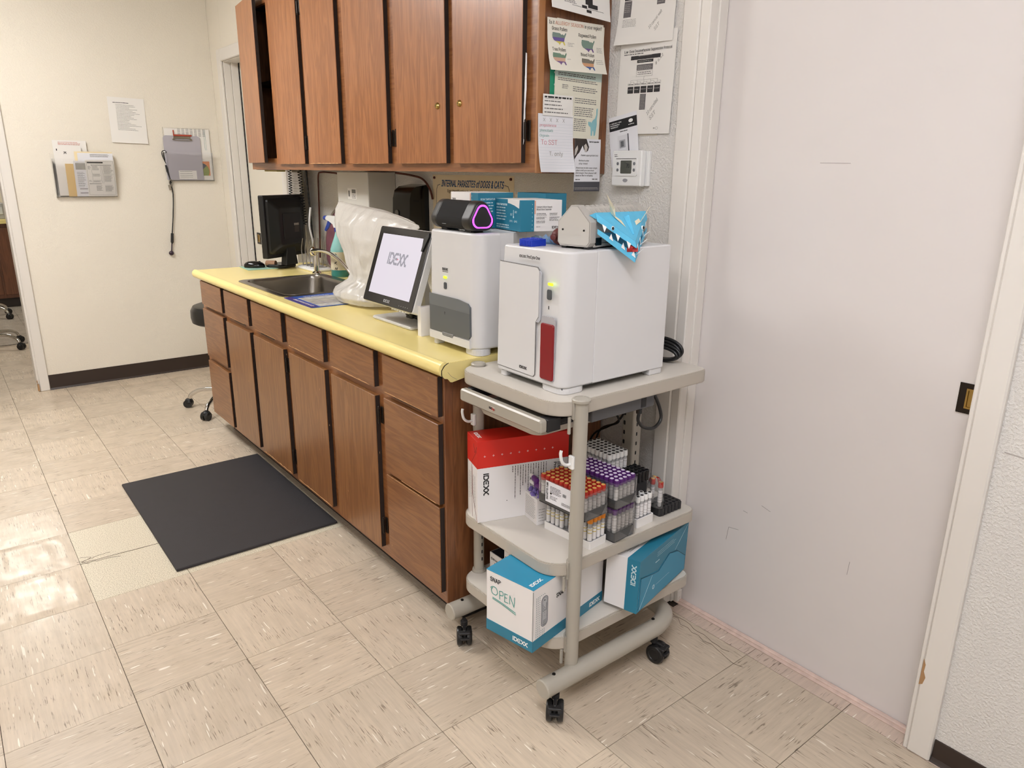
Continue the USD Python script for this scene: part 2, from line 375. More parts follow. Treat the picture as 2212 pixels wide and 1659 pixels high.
# room beyond the doorway
struct('wall_far', [slab(-7.4, -7.3, -3, 2.3, 0, CEIL), slab(-7.4, XL - .12, 2.2, 2.3, 0, CEIL), slab(-7.4, XL - .12, -2.8, -2.7, 0, CEIL)], CREAM)

# ---------------------------------------------------------------- floor of separate vinyl tiles, laid with the grain turned on every other one
SUB = pm('tile_joint', (62, 52, 44), 0.8)
struct('floor', slab(-7.4, XR + .1, YF - .1, 1.72, -0.08, -0.003, c=0.0005), SUB)
TX = tile_mat('vinyl_tile_along', (203, 187, 166), 'x'); TY = tile_mat('vinyl_tile_across', (201, 185, 164), 'y')
TW = speckle('vinyl_tile_pale', (214, 205, 184), (172, 160, 138), 300.0, 0.36)
TG = tile_mat('vinyl_tile_grey', (176, 166, 152), 'x', amount=0.5)
TPX = tile_mat('vinyl_tile_worn', (205, 190, 170), 'x', rough=0.24, amount=0.8)
TSTRIP = tile_mat('threshold_tile', (206, 186, 170), 'y', rough=0.4, amount=1.2)
TS = 0.3048; G = 0.0007; rng = random.Random(4)
far = []
def tile_mesh(x0, x1, y0, y1, dz=0.0):
    return slab(x0 + G, x1 - G, y0 + G, y1 - G, -0.003, dz, c=0.0006)
def warped_tile(x0, x1, y0, y1, seed):
    n = 34; u = np.linspace(0, 1, n); X, Y = np.meshgrid(x0 + G + u * (x1 - x0 - 2 * G), y0 + G + u * (y1 - y0 - 2 * G))
    P = np.stack([X * 4, Y * 22, X * 0 + seed], -1); h = meshkit.fbm(P, 3, seed) ** 1.3
    e = np.minimum(np.minimum(u, 1 - u)[None, :], np.minimum(u, 1 - u)[:, None]); h = h * np.clip(e * 9, 0, 1) * 0.0042
    top = np.stack([X, Y, h + 0.0002], -1).reshape(-1, 3); k = np.arange(n * n).reshape(n, n)
    f = np.vstack([np.stack([k[:-1, :-1], k[:-1, 1:], k[1:, 1:]], -1).reshape(-1, 3), np.stack([k[:-1, :-1], k[1:, 1:], k[1:, :-1]], -1).reshape(-1, 3)])
    return cat([trimesh.Trimesh(top, f, process=False), tile_mesh(x0, x1, y0, y1, -0.0004)])
for i in range(-15, 9):
    for j in range(-6, 5):
        x0, y0 = i * TS, j * TS
        if x0 + TS > 3.0 or x0 < -4.6: continue
        if x0 < XL - .2 and (j > 1 or j < -3): continue
        dz = rng.uniform(-0.00025, 0.00025)
        if i in (-2, -1) and j in (0, 1, 2): m, mat = tile_mesh(x0, x0 + TS, y0, y0 + TS, dz), TW
        elif i in (-2, -1) and j == -1: m, mat = warped_tile(x0, x0 + TS, y0, y0 + TS, 3 + i), TPX
        elif i in (-3, 0) and j == -1: m, mat = tile_mesh(x0, x0 + TS, y0, y0 + TS, dz), TPX
        else: m, mat = tile_mesh(x0, x0 + TS, y0, y0 + TS, dz), (TX if (i + j) % 2 == 0 else TY)
        struct('tile', m, mat, '/World/floor', smooth=30 if mat is TPX else False)
for i in range(-12, 10):   # the cut strip of tile along the back wall and in the doorway
    x0 = i * TS
    if x0 + TS > 2.75: continue
    struct('tile', tile_mesh(x0, x0 + TS, 5 * TS, 1.60 if 3 < i < 7 else 1.545, 0), TSTRIP if i > 3 else TY, '/World/floor')
struct('tile', [tile_mesh(-4.6 - k * TS, -4.6 - (k - 1) * TS, j * TS, (j + 1) * TS) for k in range(1, 9) for j in range(-8, 6)], TG, '/World/floor')
CRACK = pm('crack_dirt', (66, 54, 44), 0.9)
rc = random.Random(8)
def crack(x0, y0, x1, y1, n, amp, w):
    pts = [(x0 + (x1 - x0) * k / n + rc.uniform(-amp, amp) * 0.3, y0 + (y1 - y0) * k / n + rc.uniform(-amp, amp)) for k in range(n + 1)]
    return prism(sg.LineString(pts).buffer(w / 2), 0.0001, 0.0006)
struct('crack', [crack(-.315, .0, -.300, .30, 16, .006, .0016), crack(-.31, .0, -.285, .13, 9, .012, .0012), crack(-.325, .0, -.345, .11, 8, .012, .001), crack(-.36, .02, -.29, .03, 5, .02, .001),
                 crack(1.20, 1.52, 1.48, 1.49, 14, .006, .001), crack(1.25, 1.50, 1.55, 1.46, 12, .01, .0008)], CRACK, '/World/floor')

# ---------------------------------------------------------------- far pocket door, casing
CASE = 0.062
def casing(name, x0, x1, z1, y, w=CASE, t=0.016):
    prof = lambda a, b, c, d: slab(a, b, y - t, y, c, d, c=0.004)
    struct(name, [prof(x0 - w, x0, 0, z1 + w), prof(x1, x1 + w, 0, z1 + w), prof(x0, x1, z1, z1 + w)], TRIM)
casing('trim_1', D1[0], D1[1], D1[2], YL, 0.075)
struct('trim_2', [slab(D1[0] - .02, D1[0] + .004, YL, 1.517, 0, D1[2]), slab(D1[0] - .02, D1[0] + .012, 1.519, 1.565, 0, D1[2]), slab(D1[0], D1[1], YL, 1.565, D1[2] - .004, D1[2] + .02)], TRIM)
d1 = struct('door_1', slab(D1[0] - .1, D1[1] + .1, 1.572, 1.606, 0.012, D1[2] + .02), DOORW)
def pull(door, x0, x1, z0, z1, y):
    rim = sg.box(x0, z0, x1, z1).difference(sg.box(x0 + .016, z0 + .012, x1 - .012, z1 - .012))
    struct('pull_plate', prism(rim, y - .003, y, 'y'), IRON, door, label='dark recessed pull plate')
    cup = sg.box(x0 + .016, z0 + .012, x1 - .012, z1 - .012).difference(sg.box(x0 + .02, z0 + .016, x1 - .016, z1 - .016))
    struct('pull_cup', [prism(cup, y - .004, y - .0005, 'y'), slab(x0 + .02, x1 - .016, y - .0012, y - .0002, z0 + .016, z1 - .016)], BRASS, door, label='brass recessed cup')
pull(d1, -2.615, -2.545, .915, .992, 1.572)
struct('door_seal', slab(D1[0] + .0125, D1[0] + .016, 1.565, 1.573, 0.01, D1[2]), BLACKM, d1)

# ---------------------------------------------------------------- near pocket door, casing, jambs
struct('trim_3', [slab(1.10, 1.158, 1.523, 1.54, 0, D2[2] + .06, c=.004), slab(1.157, 1.1905, 1.528, 1.563, 0, D2[2], c=.003), slab(1.158, 1.196, 1.562, 1.5995, 0, D2[2], c=.002)], TRIM)
struct('trim_4', [slab(2.0, 2.055, 1.522, 1.54, 0.0, D2[2] + .06, c=.004), slab(1.990, 2.0, 1.526, 1.595, 0, D2[2], c=.002)], TRIM)
struct('trim_5', [slab(1.10, 2.055, 1.523, 1.54, D2[2], D2[2] + .06, c=.004)], TRIM)
struct('jamb_bracket', [slab(1.196, 1.212, 1.575, 1.598, 0.0, .045, c=.002), lathe([(0, 0), (.004, 0), (.004, .003), (0, .003)], 10, 'x', (1.212, 1.587, .02))], TRIM, '/World/trim_3')
d2 = struct('door_2', slab(D2[0] - .02, D2[1] + .55, 1.601, 1.64, 0.004, D2[2] + .02, c=.002), DOORP)
pull(d2, 1.938, 2.008, .888, .960, 1.601)
SCUFF = pm('scuff', (168, 160, 158), 0.5)
sc = [((1.47, .46), (1.50, .452)), ((1.36, .30), (1.365, .345), (1.40, .35)), ((1.41, .42), (1.425, .418)), ((1.52, 1.45), (1.60, 1.449)), ((1.75, .36), (1.752, .40))]
struct('scuff_mark', [prism(sg.LineString(l).buffer(.0007), 1.6004, 1.6011, 'y') for l in sc], SCUFF, d2)
PINKS = pm('threshold_lip', (214, 190, 178), 0.45, var=(40, 0.12))
struct('threshold', [slab(1.196, 1.99, 1.585, 1.60, 0.0, 0.009, c=.003), slab(1.196, 1.99, 1.572, 1.586, 0.0, 0.003, c=.001)], PINKS)
CHIP = pm('bare_wood_chip', (170, 132, 92), 0.8)
struct('paint_chip', prism([(2.0, .20), (2.008, .205), (2.012, .225), (2.006, .24), (2.007, .26), (2.001, .275)], 1.5213, 1.5222, 'y'), CHIP, '/World/trim_4')
struct('wall_seam', prism(sg.LineString([(2.07, .84), (2.3, .828)]).buffer(.0012), 1.5390, 1.5402, 'y'), pm('seam_shadow', (176, 170, 166), .7), '/World/wall_back_001')

# ---------------------------------------------------------------- left doorway casing, cove base
struct('trim_6', [slab(XL, XL + .015, OP1 - .002, OP1 + .052, 0, 2.14, c=.004), slab(XL - .13, XL + .004, OP1 - .014, OP1, 0, 2.08, c=.003),
                  slab(XL, XL + .015, OP0 - .05, OP0, 0, 2.14, c=.004), slab(XL, XL + .015, OP0, OP1, 2.08, 2.14, c=.004)], TRIM)
struct('paint_chip', [slab(XL - .002, XL + .0162, OP1 - .0162, OP1 - .006, .005, .052, c=.0005), slab(XL - .002, XL + .0162, OP1 - .0155, OP1 - .012, .06, .075, c=.0005)], CHIP, '/World/trim_6')
def cove(x0, y0, x1, y1, z, normal):
    n = np.array(normal, float); prof = [(0, z), (.004, z - .001), (.005, .012), (.010, .004), (.013, 0.0005), (0, 0.0005)]
    a, b = np.array([x0, y0]), np.array([x1, y1])
    rings = [[(*(p + n * d), h) for d, h in prof] for p in (a, b)]
    m = loft(rings); m.fix_normals() if False else None
    return m
struct('baseboard_left', cove(XL, YL, XL, OP1 + .053, .10, (1, 0)), RUBBER)
struct('baseboard_back', cove(2.056, YW, XR, YW, .062, (0, -1)), RUBBER)
struct('baseboard_front', cove(XL, OP0 - .06, XL, YF, .10, (1, 0)), RUBBER)

# ---------------------------------------------------------------- base cabinet
CH = EDGE
def jag(x0, x1, z, h, rng, up=True, n=26):
    """A ragged strip of bare chipboard where the veneer has broken off along an edge."""
    top = [(x0 + (x1 - x0) * k / n, z + (1 if up else -1) * h * rng.uniform(0.05, 1.0) * (1 if 0 < k < n else 0)) for k in range(n + 1)]
    return sg.Polygon([(x0, z)] + top + [(x1, z)]).buffer(0)
cj = random.Random(5)
def front(t, name, x0, x1, z0, z1, y, mat, chips=()):
    """A door or drawer front: veneered face on a dark-edged core."""
    p = t.add(name, [slab(x0, x1, y, y + .003, z0, z1, c=.0012), slab(x0, x1 - .0005, y + .0028, y + .019, z1 - .0010, z1 - .0002, c=.0002)], mat, world=True)
    t.add('dark_edge', slab(x0 + .0006, x1 - .0003, y + .003, y + .019, z0 + .0006, z1 - .0011, c=.0008), DARKIN, parent=p, world=True, label='dark stained edge')
    for a, b, zz, h, up in chips:
        t.add('chipped_veneer', prism(jag(x0 + (x1 - x0) * a, x0 + (x1 - x0) * b, z0 if zz == 0 else z1, h, cj, zz == 0), y - .0008, y + .001, 'y'), CH, parent=p, world=True, label='pale bare chipboard')
    return p
def hinge(t, door, x, z, y):
    t.add('hinge', [lathe([(.0, -.026), (.0045, -.024), (.0045, .024), (0, .026)], 8, 'z', (x, y + .006, z)), slab(x - .002, x + .014, y + .014, y + .0175, z - .03, z + .03, c=.001),
                    lathe([(0, -.034), (.003, -.03), (.003, .03), (0, .034)], 6, 'z', (x, y + .006, z))], IRON, parent=door, world=True, label='dark bronze hinge')
bc = Thing('base_cabinet', 'long oak-veneer base cabinet with rows of drawers and doors under the yellow worktop', 'cabinet', (-.34, 1.2, 0))
bc.add('carcass', [slab(-1.535, -1.517, .886, 1.46, .092, .853), slab(-1.517, .835, 1.40, 1.418, .092, .853), slab(-1.517, .835, .886, 1.40, .092, .11)], DARKIN, world=True)
bc.add('end_panel', slab(.835, .853, .886, 1.53, .075, .853), OAKE, world=True)
bc.add('face_frame', slab(-1.535, .853, .869, .8855, .09, .853), OAKF, world=True)
bc.add('corner_stile', slab(.846, .8545, .8675, .90, .09, .853, c=.002), OAKE, world=True)
bc.add('toe_kick', [slab(-1.46, .84, .938, .95, 0, .0915), slab(.828, .84, .95, 1.5, 0, .075)], pm('grimy_toe_kick', (34, 29, 26), .7, var=(60, .5), bump=(120, .002)), world=True)
COLS = [(-1.487, -1.148), (-1.100, -.762), (-.714, -.357), (-.297, .051), (.110, .453), (.515, .845)]
yb = .850
for k, (a, b) in enumerate(COLS):
    dr = front(bc, 'drawer_front', a, b, .722, .848, yb, OAKX_SHADE, [(.02, .9, 0, .004, 1)] if k >= 3 else [(.1, .8, 0, .0015, 1)])
    if k in (0, 5):
        front(bc, 'drawer_front', a, b, .438, .700, yb, OAKX_SHADE, [(.3, .95, 0, .003, 1)] if k == 5 else [])
        front(bc, 'drawer_front', a, b, .132 if k == 5 else .112, .428 if k == 5 else .412, yb, OAKX_SHADE, [(.1, .7, 1, .002, 1)] if k == 5 else [])
    else:
        d = front(bc, 'door', a, b, .122, .692, yb, OAKZ_SHADE, {2: [(.02, .98, 0, .007, 1)], 3: [(.02, .98, 0, .005, 1)]}.get(k, []))
        if k in (2, 4):
            hinge(bc, d, b + .012, .625, yb); hinge(bc, d, b + .012, .212, yb)
        else:
            hinge(bc, d, a - .012, .625, yb); hinge(bc, d, a - .012, .212, yb)
bc.add('worn_patch', [slab(.60, .70, .8682, .8692, .429, .435, c=.0003), slab(-1.02, -.86, .8682, .8692, .702, .712, c=.0003), slab(-.66, -.50, .8682, .8692, .702, .711, c=.0003), slab(.55, .72, .8682, .8692, .706, .713, c=.0003)],
       pm('worn_wood', (96, 78, 64), .55, var=(90, .35)), world=True, label='worn grey patch')
specks = random.Random(12)
bc.add('scratch', [plate(0, .0012 + .002 * specks.random(), 0, .004 + .006 * specks.random()).apply_transform(np.array([[1, 0, 0, specks.uniform(-1.05, .83)], [0, 0, -1, yb - .0002], [0, 1, 0, specks.uniform(.15, .83)], [0, 0, 0, 1]], float)) for _ in range(26)], EDGE, world=True, kind='stuff')

# ---------------------------------------------------------------- worktop
ZT = .895
SX0, SX1, SY0, SY1 = -1.015, -.455, .915, 1.315
ct = Thing('worktop', 'pale yellow laminate worktop with a rolled front edge over the base cabinet', 'worktop', (-.34, 1.2, .853))
plan = sg.box(-1.56, .86, .882, 1.538).difference(sg.Polygon(rrect(SX0, SX1, SY0, SY1, .05, 6)))
plan = plan.difference(sg.box(-2, 1.468, XJ + .001, 2))
nose = [(.861, .8955), (.8605, .8545)] + [(.8525 - .018 * math.cos(a), .8725 - .018 * math.sin(a)) for a in np.linspace(math.pi / 2, -math.pi / 2, 12)][::1]
nose = [(.862, .8535), (.853, .8535)] + [(.8545 - .0205 * math.cos(a), .876 + .0225 * math.sin(a)) for a in np.linspace(-math.pi / 2, math.pi / 2, 14)] + [(.862, .896)]
ct.add('top', [prism(plan, .8535, ZT), prism(sg.Polygon(nose), -1.56, .882, 'x')], YELLOW, world=True, smooth=35)
wv = [(.866, .894), (.856, .889), (.847, .880), (.843, .868), (.846, .856), (.852, .850), (.862, .848), (.870, .838), (.876, .836)]
cap = sg.Polygon(wv + [(.94, .846), (1.08, .851), (1.3, .853), (1.53, .853), (1.53, .894)])
ct.add('end_strip', prism(cap, .8835, .8852, 'x'), YEDGE, world=True, label='peeling end strip')
ct.add('seam', prism(sg.LineString([(.866, .8945), (.852, .888), (.8425, .875), (.842, .862), (.846, .852)]).buffer(.0008), .8822, .8835, 'x'), BLACKM, world=True)
ct.add('crack', prism(sg.LineString([(.862, .868), (.872, .856), (.880, .850), (.893, .842)]).buffer(.0004), .8852, .8855, 'x'), INKG, world=True)

# ---------------------------------------------------------------- sink and tap
sk = Thing('sink', 'stainless steel drop-in sink with rounded corners set in the worktop', 'sink', ((SX0 + SX1) / 2, (SY0 + SY1) / 2, .72))
rim = sg.Polygon(rrect(SX0 - .022, SX1 + .022, SY0 - .018, SY1 + .03, .05, 6)).difference(sg.Polygon(rrect(SX0 + .012, SX1 - .012, SY0 + .012, SY1 - .012, .05, 6)))
rr = lambda d, z, r: np.hstack([rrect(SX0 + d, SX1 - d, SY0 + d, SY1 - d, r, 6), np.full((28, 1), z)])
sk.add('rim', prism(rim, ZT - .0005, ZT + .0035), STEEL, world=True)
sk.add('bowl', loft([rr(.05, .716, .06), rr(.02, .74, .06), rr(.0105, ZT - .002, .05), rr(.0115, ZT + .0045, .05), rr(.0135, ZT + .0045, .05), rr(.02, ZT - .012, .05), rr(.026, .76, .06), rr(.045, .728, .06), rr(.12, .722, .06)]), STEEL, world=True, smooth=50)
sk.add('drain', [lathe([(0, 0), (.045, 0), (.045, .004), (.03, .004), (.026, .001), (0, .001)], 24, 'z', (-.735, 1.115, .7225))], CHROME, world=True)
tp = Thing('tap', 'chrome swan-neck tap swung sideways across the back of the sink', 'tap', (-1.05, 1.322, ZT))
tp.add('base', lathe([(0, 0), (.024, 0), (.024, .008), (.014, .016), (.012, .10), (.0, .10)], 20), CHROME, smooth=40)
tp.add('knob', [ball((0, -.012, .118), (.021, .021, .024), 16), lathe([(0, -.012), (.012, -.01), (.012, .012), (0, .014)], 12, 'x', (.02, -.012, .118))], CHROME, smooth=60)
sp = spline([(0.005, -.02, .122), (.10, -.026, .133), (.22, -.026, .131), (.345, -.026, .103), (.43, -.026, .068), (.462, -.026, .047)], 6)
tp.add('spout', tube(sp, .0092, 12), CHROME, smooth=60)

# ---------------------------------------------------------------- wall cabinet
uc = Thing('wall_cabinet', 'oak-veneer wall cabinet of six tall doors, the far left one ajar', 'cabinet', (-.42, 1.4, 1.415))
UD = [(-1.655, -1.305), (-1.232, -.880), (-.828, -.490), (-.418, -.072), (-.004, .340), (.388, .754)]
holes = shapely.union_all([sg.box(a + .022, 1.475, b + (.05 if k == 0 else -.022), 2.205) for k, (a, b) in enumerate(UD)])
uc.add('face_frame', prism(sg.box(-1.652, 1.418, .806, 2.245).difference(holes), 1.2445, 1.262, 'y'), OAKF, world=True)
uc.add('end_panel', slab(.790, .806, 1.262, 1.5385, 1.416, 2.245), OAKE, world=True)
uc.add('corner_stile', slab(.800, .8075, 1.2435, 1.268, 1.4165, 2.245, c=.001), pm('light_stile', (168, 116, 74), .4), world=True, label='lighter oak edge strip')
uc.add('end_panel', slab(-1.652, -1.636, 1.262, 1.5385, 1.416, 2.245), OAKE, world=True)
uc.add('bottom', slab(-1.636, .790, 1.262, 1.5385, 1.43, 1.445), OAKF, world=True)
uc.add('back', [slab(-1.636, .790, 1.53, 1.5385, 1.445, 2.23), slab(-1.636, .79, 1.262, 1.53, 2.23, 2.245), slab(-1.636, .79, 1.29, 1.53, 1.85, 1.865), slab(-1.25, -1.24, 1.29, 1.53, 1.445, 2.23)], DARKIN, world=True)
yu = 1.2255
for k, (a, b) in enumerate(UD):
    if k == 0: continue
    d = front(uc, 'door', a, b, 1.446, 2.240, yu, OAKZ, [(.02, .95, 0, .005, 1)] if k == 2 else [(.1, .95, 0, .0015, 1)])
    s, hx = ((1, b + .012) if k in (1, 3, 5) else (-1, a - .012))
    hinge(uc, d, hx, 1.54, yu); hinge(uc, d, hx, 2.12, yu)
    if k in (4, 5):
        lx = .292 if k == 4 else .427
        uc.add('lock', [lathe([(0, -.009), (.006, -.009), (.009, -.006), (.0115, -.001), (.0115, 0), (0, 0)][::1], 20, 'y', (lx, yu, 1.637))], BRASS, parent=d, world=True, smooth=40, label='brass cam lock')
        uc.add('keyway', slab(lx - .0012, lx + .0012, yu - .0095, yu - .0088, 1.633, 1.641, c=.0003), BLACKM, parent=d, world=True)
th = math.radians(-6.5)
m0 = slab(0, .350, 0, .003, 0, .79, c=.0012); m1 = slab(.0006, .3497, .003, .019, .0006, .7894, c=.0008)
hp = np.array([-1.655, 1.226, 1.452])
d = uc.add('door', rot(m0, 0, 0, th, hp), OAKZ, world=True, label='door standing ajar')
uc.add('dark_edge', rot(m1, 0, 0, th, hp), DARKIN, parent=d, world=True, label='dark stained edge')
ys = solo('shelf_strip', 'short olive yellow strip under the left end of the wall cabinet', 'strip', slab(-1.60, -1.42, 1.29, 1.34, 1.408, 1.4155), pm('olive_strip', (164, 146, 62), .6))
ps = solo('paper_slip', 'white paper slip wedged beside the last wall cabinet door', 'paper', prism([(.757, 1.50), (.766, 1.53), (.764, 1.60), (.769, 1.66), (.768, 1.755), (.7635, 1.757), (.760, 1.66), (.757, 1.58)], 1.232, 1.2332, 'y'), PAPERB)

# ---------------------------------------------------------------- paper helpers
def sheet(w, h, f=None, n=10, t=0.0005):
    """A sheet of paper w x h in the xy plane, lower left corner at the origin, lifted by f(u, v); solid, t thick."""
    u, v = np.meshgrid(np.linspace(0, 1, n + 1), np.linspace(0, 1, n + 1)); f = f or (lambda u, v: 0 * u)
    top = np.stack([u * w, v * h, f(u, v) + t], -1).reshape(-1, 3); bot = np.stack([u * w, v * h, f(u, v)], -1).reshape(-1, 3)
    k = np.arange((n + 1) ** 2).reshape(n + 1, n + 1); a, b, c, d = k[:-1, :-1].ravel(), k[:-1, 1:].ravel(), k[1:, 1:].ravel(), k[1:, :-1].ravel()
    F = np.vstack([np.stack([a, b, c], 1), np.stack([a, c, d], 1)]); o = (n + 1) ** 2
    e = np.concatenate([k[0, :-1], k[:-1, -1], k[-1, :0:-1], k[:0:-1, 0]]); e2 = np.roll(e, -1)
    S_ = np.vstack([np.stack([e, e + o, e2 + o], 1), np.stack([e, e2 + o, e2], 1)])
    return trimesh.Trimesh(np.vstack([top, bot]), np.vstack([F, F[:, ::-1] + o, S_]), process=False)
class Paper:
    """A sheet with its print; corner 'o' is the lower left one, xd and yd unit directions on the wall."""
    def __init__(s, t, w, h, o, xd, yd, f=None, mat=None, name='sheet', n=10):
        s.t, s.w, s.h, s.o, s.xd, s.yd, s.f = t, w, h, o, xd, yd, f
        s.p = t.add(name, face(sheet(w, h, f, n), o, xd, yd), mat or PAPER, world=True, smooth=40)
    def print(s, name, m, mat):
        if isinstance(m, (list, tuple)) and name in ('chart_block', 'map_title', 'picture', 'rules', 'heading', 'rule', 'dog_photo_light') and len(m) < 20 and not name == 'heading':
            for k in m: s.print(name, k, mat)
            return
        multi = isinstance(m, (list, tuple)) and len(m) > 1
        m = cat(m) if isinstance(m, (list, tuple)) else m.copy(); v = m.vertices
        if s.f is not None:
            if np.ptp(v[:, 0]) > s.w / 8 or np.ptp(v[:, 1]) > s.h / 8: m = m.subdivide_to_size(max(s.w, s.h) / 9, max_iter=8) if len(m.faces) < 400 else m; v = m.vertices.copy()
            v[:, 2] += s.f(np.clip(v[:, 0] / s.w, 0, 1), np.clip(v[:, 1] / s.h, 0, 1))
        v[:, 2] += 0.0004; m.vertices = v
        s.t.add(name, face(m, s.o, s.xd, s.yd), mat, world=True, kind='stuff' if multi else None)

# ---------------------------------------------------------------- left wall: sheet, two clear wall pockets, hanging strap
pr_ = random.Random(21)
t = Thing('paper_sheet', 'white typed sheet pinned to the cream wall between the two clear pockets', 'paper', (XL, .90, 1.58))
fl = lambda u, v: .002 + .006 * (1 - v) ** 2
P_ = Paper(t, .216, .279, (XL, .79, 1.577), (0, 1, -.02), (0, .02, 1), fl)
P_.print('heading', words(.03, .13, .245, .0035, pr_, .9), INK)
P_.print('print', para(.045, .19, .235, 19, .0022, .0085, pr_, .45), INKG)
ACR = clear('clear_acrylic', (255, 255, 255), 0.04, haze=0.015, ior=1.22, hazecol=(250, 250, 250))
def pocket(t, y0, y1, z0, z1, zf, d0, d1):
    """A clear wall pocket: back plate, raked front panel, bottom and sides."""
    back = slab(XL + .001, XL + .004, y0, y1, z0, z1); 
    fr = prism([(XL + d0, z0), (XL + d0 + .003, z0), (XL + d1 + .003, zf), (XL + d1, zf)], y0, y1, 'y')
    bot = slab(XL + .004, XL + d0 + .001, y0, y1, z0, z0 + .003)
    sd = [prism([(XL + .004, z0), (XL + d0, z0), (XL + d1, zf), (XL + .004, zf)], a, a + .0025, 'y') for a in (y0, y1 - .0025)]
    t.add('back_plate', back, ACR, world=True); t.add('front_panel', fr, ACR, world=True); t.add('bottom', [bot] + sd, ACR, world=True)
pk = Thing('wall_pocket', 'clear acrylic wall pocket stuffed with forms and folders on the cream wall', 'wall pocket', (XL, .60, 1.24))
pocket(pk, .43, .775, 1.235, 1.50, 1.47, .022, .062)
def form(name, label, y0, z0, w, h, d0, d1, mat, draw=None, lean=0.0):
    t = Thing(name, label, 'paper', (XL + d0, y0 + w / 2, z0))
    tilt = (d1 - d0) / h; P = Paper(t, w, h, (XL + d0, y0, z0), (0, 1, -lean), (tilt, lean, 1), None, mat)
    if draw: draw(P)
    return P
def dA(P):
    P.print('heading', [plate(.01, .10, .205, .2135)], INK); P.print('print', para(.03, .155, .197, 2, .002, .004, pr_, .9) + sum([para(x, x + w, y, k, .0018, .0045, pr_) for x, w, y, k in ((.012, .018, .188, 5), (.037, .04, .188, 6), (.10, .055, .188, 12), (.037, .045, .14, 4), (.10, .05, .13, 9), (.012, .018, .10, 2), (.037, .05, .10, 3), (.012, .09, .082, 2), (.05, .035, .068, 8), (.10, .05, .068, 9))], []), INKG)
    P.print('rules', [plate(x, x + .0009, .08, .192) for x in (.033, .083, .09, .096)] + [plate(.006, .007, .01, .218), plate(.158, .159, .01, .218), plate(.006, .159, .217, .218), plate(.006, .159, .01, .011)], INKG)
form('file_sheet', 'printed table form at the front right of the stuffed wall pocket', .610, 1.240, .165, .225, .020, .056, PAPER, dA)
def dB(P):
    P.print('print', [plate(.02, .065, .02, .024), plate(.02, .065, .045, .049)] + para(.015, .06, .15, 16, .0018, .006, pr_), INKG); P.print('picture', [plate(.01, .075, .165, .205)], pm('grey_picture', (170, 168, 162), .7))
form('file_sheet', 'printed page half hidden behind the table form in the wall pocket', .545, 1.240, .12, .218, .017, .050, PAPERB, dB)
FOLD = pm('manila', (226, 196, 138), .7)
form('file_folder', 'manila folder with a torn tab at the left of the wall pocket', .500, 1.240, .10, .20, .013, .042, FOLD)
form('file_sheet', 'white form with a black corner letter leaning left in the wall pocket', .452, 1.245, .15, .30, .010, .030, PAPER, lambda P: P.print('mark', [rot(text('K', .016, bold=True), 0, 0, -1.57, (.052, .268, 0)), plate(.014, .019, .272, .284)], INK))
form('file_sheet', 'tall sheet with a pink printed heading behind the others in the wall pocket', .452, 1.245, .185, .335, .007, .016, PAPER, lambda P: P.print('heading', para(.03, .16, .325, 3, .003, .007, pr_, .8), pm('pink_ink', (196, 130, 118), .7)))
form('file_sheet', 'folded white page sticking out above the table form', .575, 1.245, .20, .262, .015, .042, PAPERB, lambda P: P.print('print', para(.07, .19, .255, 4, .0022, .005, pr_, .8), INKG))
form('file_folder', 'plain manila folder behind the pages at the right of the wall pocket', .560, 1.24, .215, .275, .011, .034, pm('pale_manila', (236, 218, 176), .7))
# second pocket with a clipboard
pk = Thing('wall_pocket', 'clear acrylic wall pocket holding a grey clipboard beside the corner', 'wall pocket', (XL, 1.26, 1.34))
pocket(pk, 1.105, 1.405, 1.335, 1.685, 1.525, .020, .034)
def dC(P):
    P.print('print', sum([[plate(x, x + .018, y, y + .0018) for y in np.arange(.29, .335, .005)] for x in np.arange(.085, .25, .027)], []), INKG)
    P.print('rules', [plate(x, x + .0016, .20, .33) for x in (.255, .264)], pm('teal_ink', (110, 160, 160), .6))
    P.print('picture', [plate(.215, .275, .03, .125)], pm('orange_print', (214, 140, 96), .6))
    P.print('wheel', prism(sg.Point(.215, .06).buffer(.055).intersection(sg.box(.215, .03, .275, .125)), .0005, .0008), pm('green_print', (140, 150, 86), .6))
    P.print('wheel_slice', prism(sg.Polygon([(.215, .06), (.215, .115), (.235, .111), (.255, .098)]), .0009, .0011), pm('slate_print', (92, 92, 104), .6))
form('info_sheet', 'printed chart with an orange picture behind the grey clipboard', 1.112, 1.342, .292, .336, .006, .008, PAPER, dC)
cb = Thing('clipboard', 'grey clipboard with a white label and a wire clip in the clear wall pocket', 'clipboard', (XL + .014, 1.22, 1.34))
rrc = sg.Polygon(rrect(1.098, 1.338, 1.342, 1.632, (.02, .02, .006, .006), 5))
cb.add('board', prism(rrc, XL + .012, XL + .0155, 'x'), pm('clipboard_grey', (176, 172, 180), .5), world=True)
cb.add('clip', [slab(XL + .0155, XL + .021, 1.165, 1.275, 1.612, 1.628), tube(spline([(XL + .018, 1.165, 1.612), (XL + .024, 1.165, 1.604), (XL + .024, 1.275, 1.604), (XL + .018, 1.275, 1.612)], 5), .0022, 8),
               ball((XL + .021, 1.166, 1.610), .006), ball((XL + .021, 1.274, 1.610), .006)], pm('clip_nickel', (150, 142, 128), .3, metal=.8), world=True)
cb.add('label_sticker', slab(XL + .0153, XL + .0162, 1.175, 1.292, 1.348, 1.405, c=.0002), PAPER, world=True)
cb.add('print', [face(m, (XL + .0163, 1.175, 1.348), (0, 1, 0), (0, 0, 1)) for m in para(.008, .095, .052, 4, .002, .012, pr_, .9)], INKG, world=True)
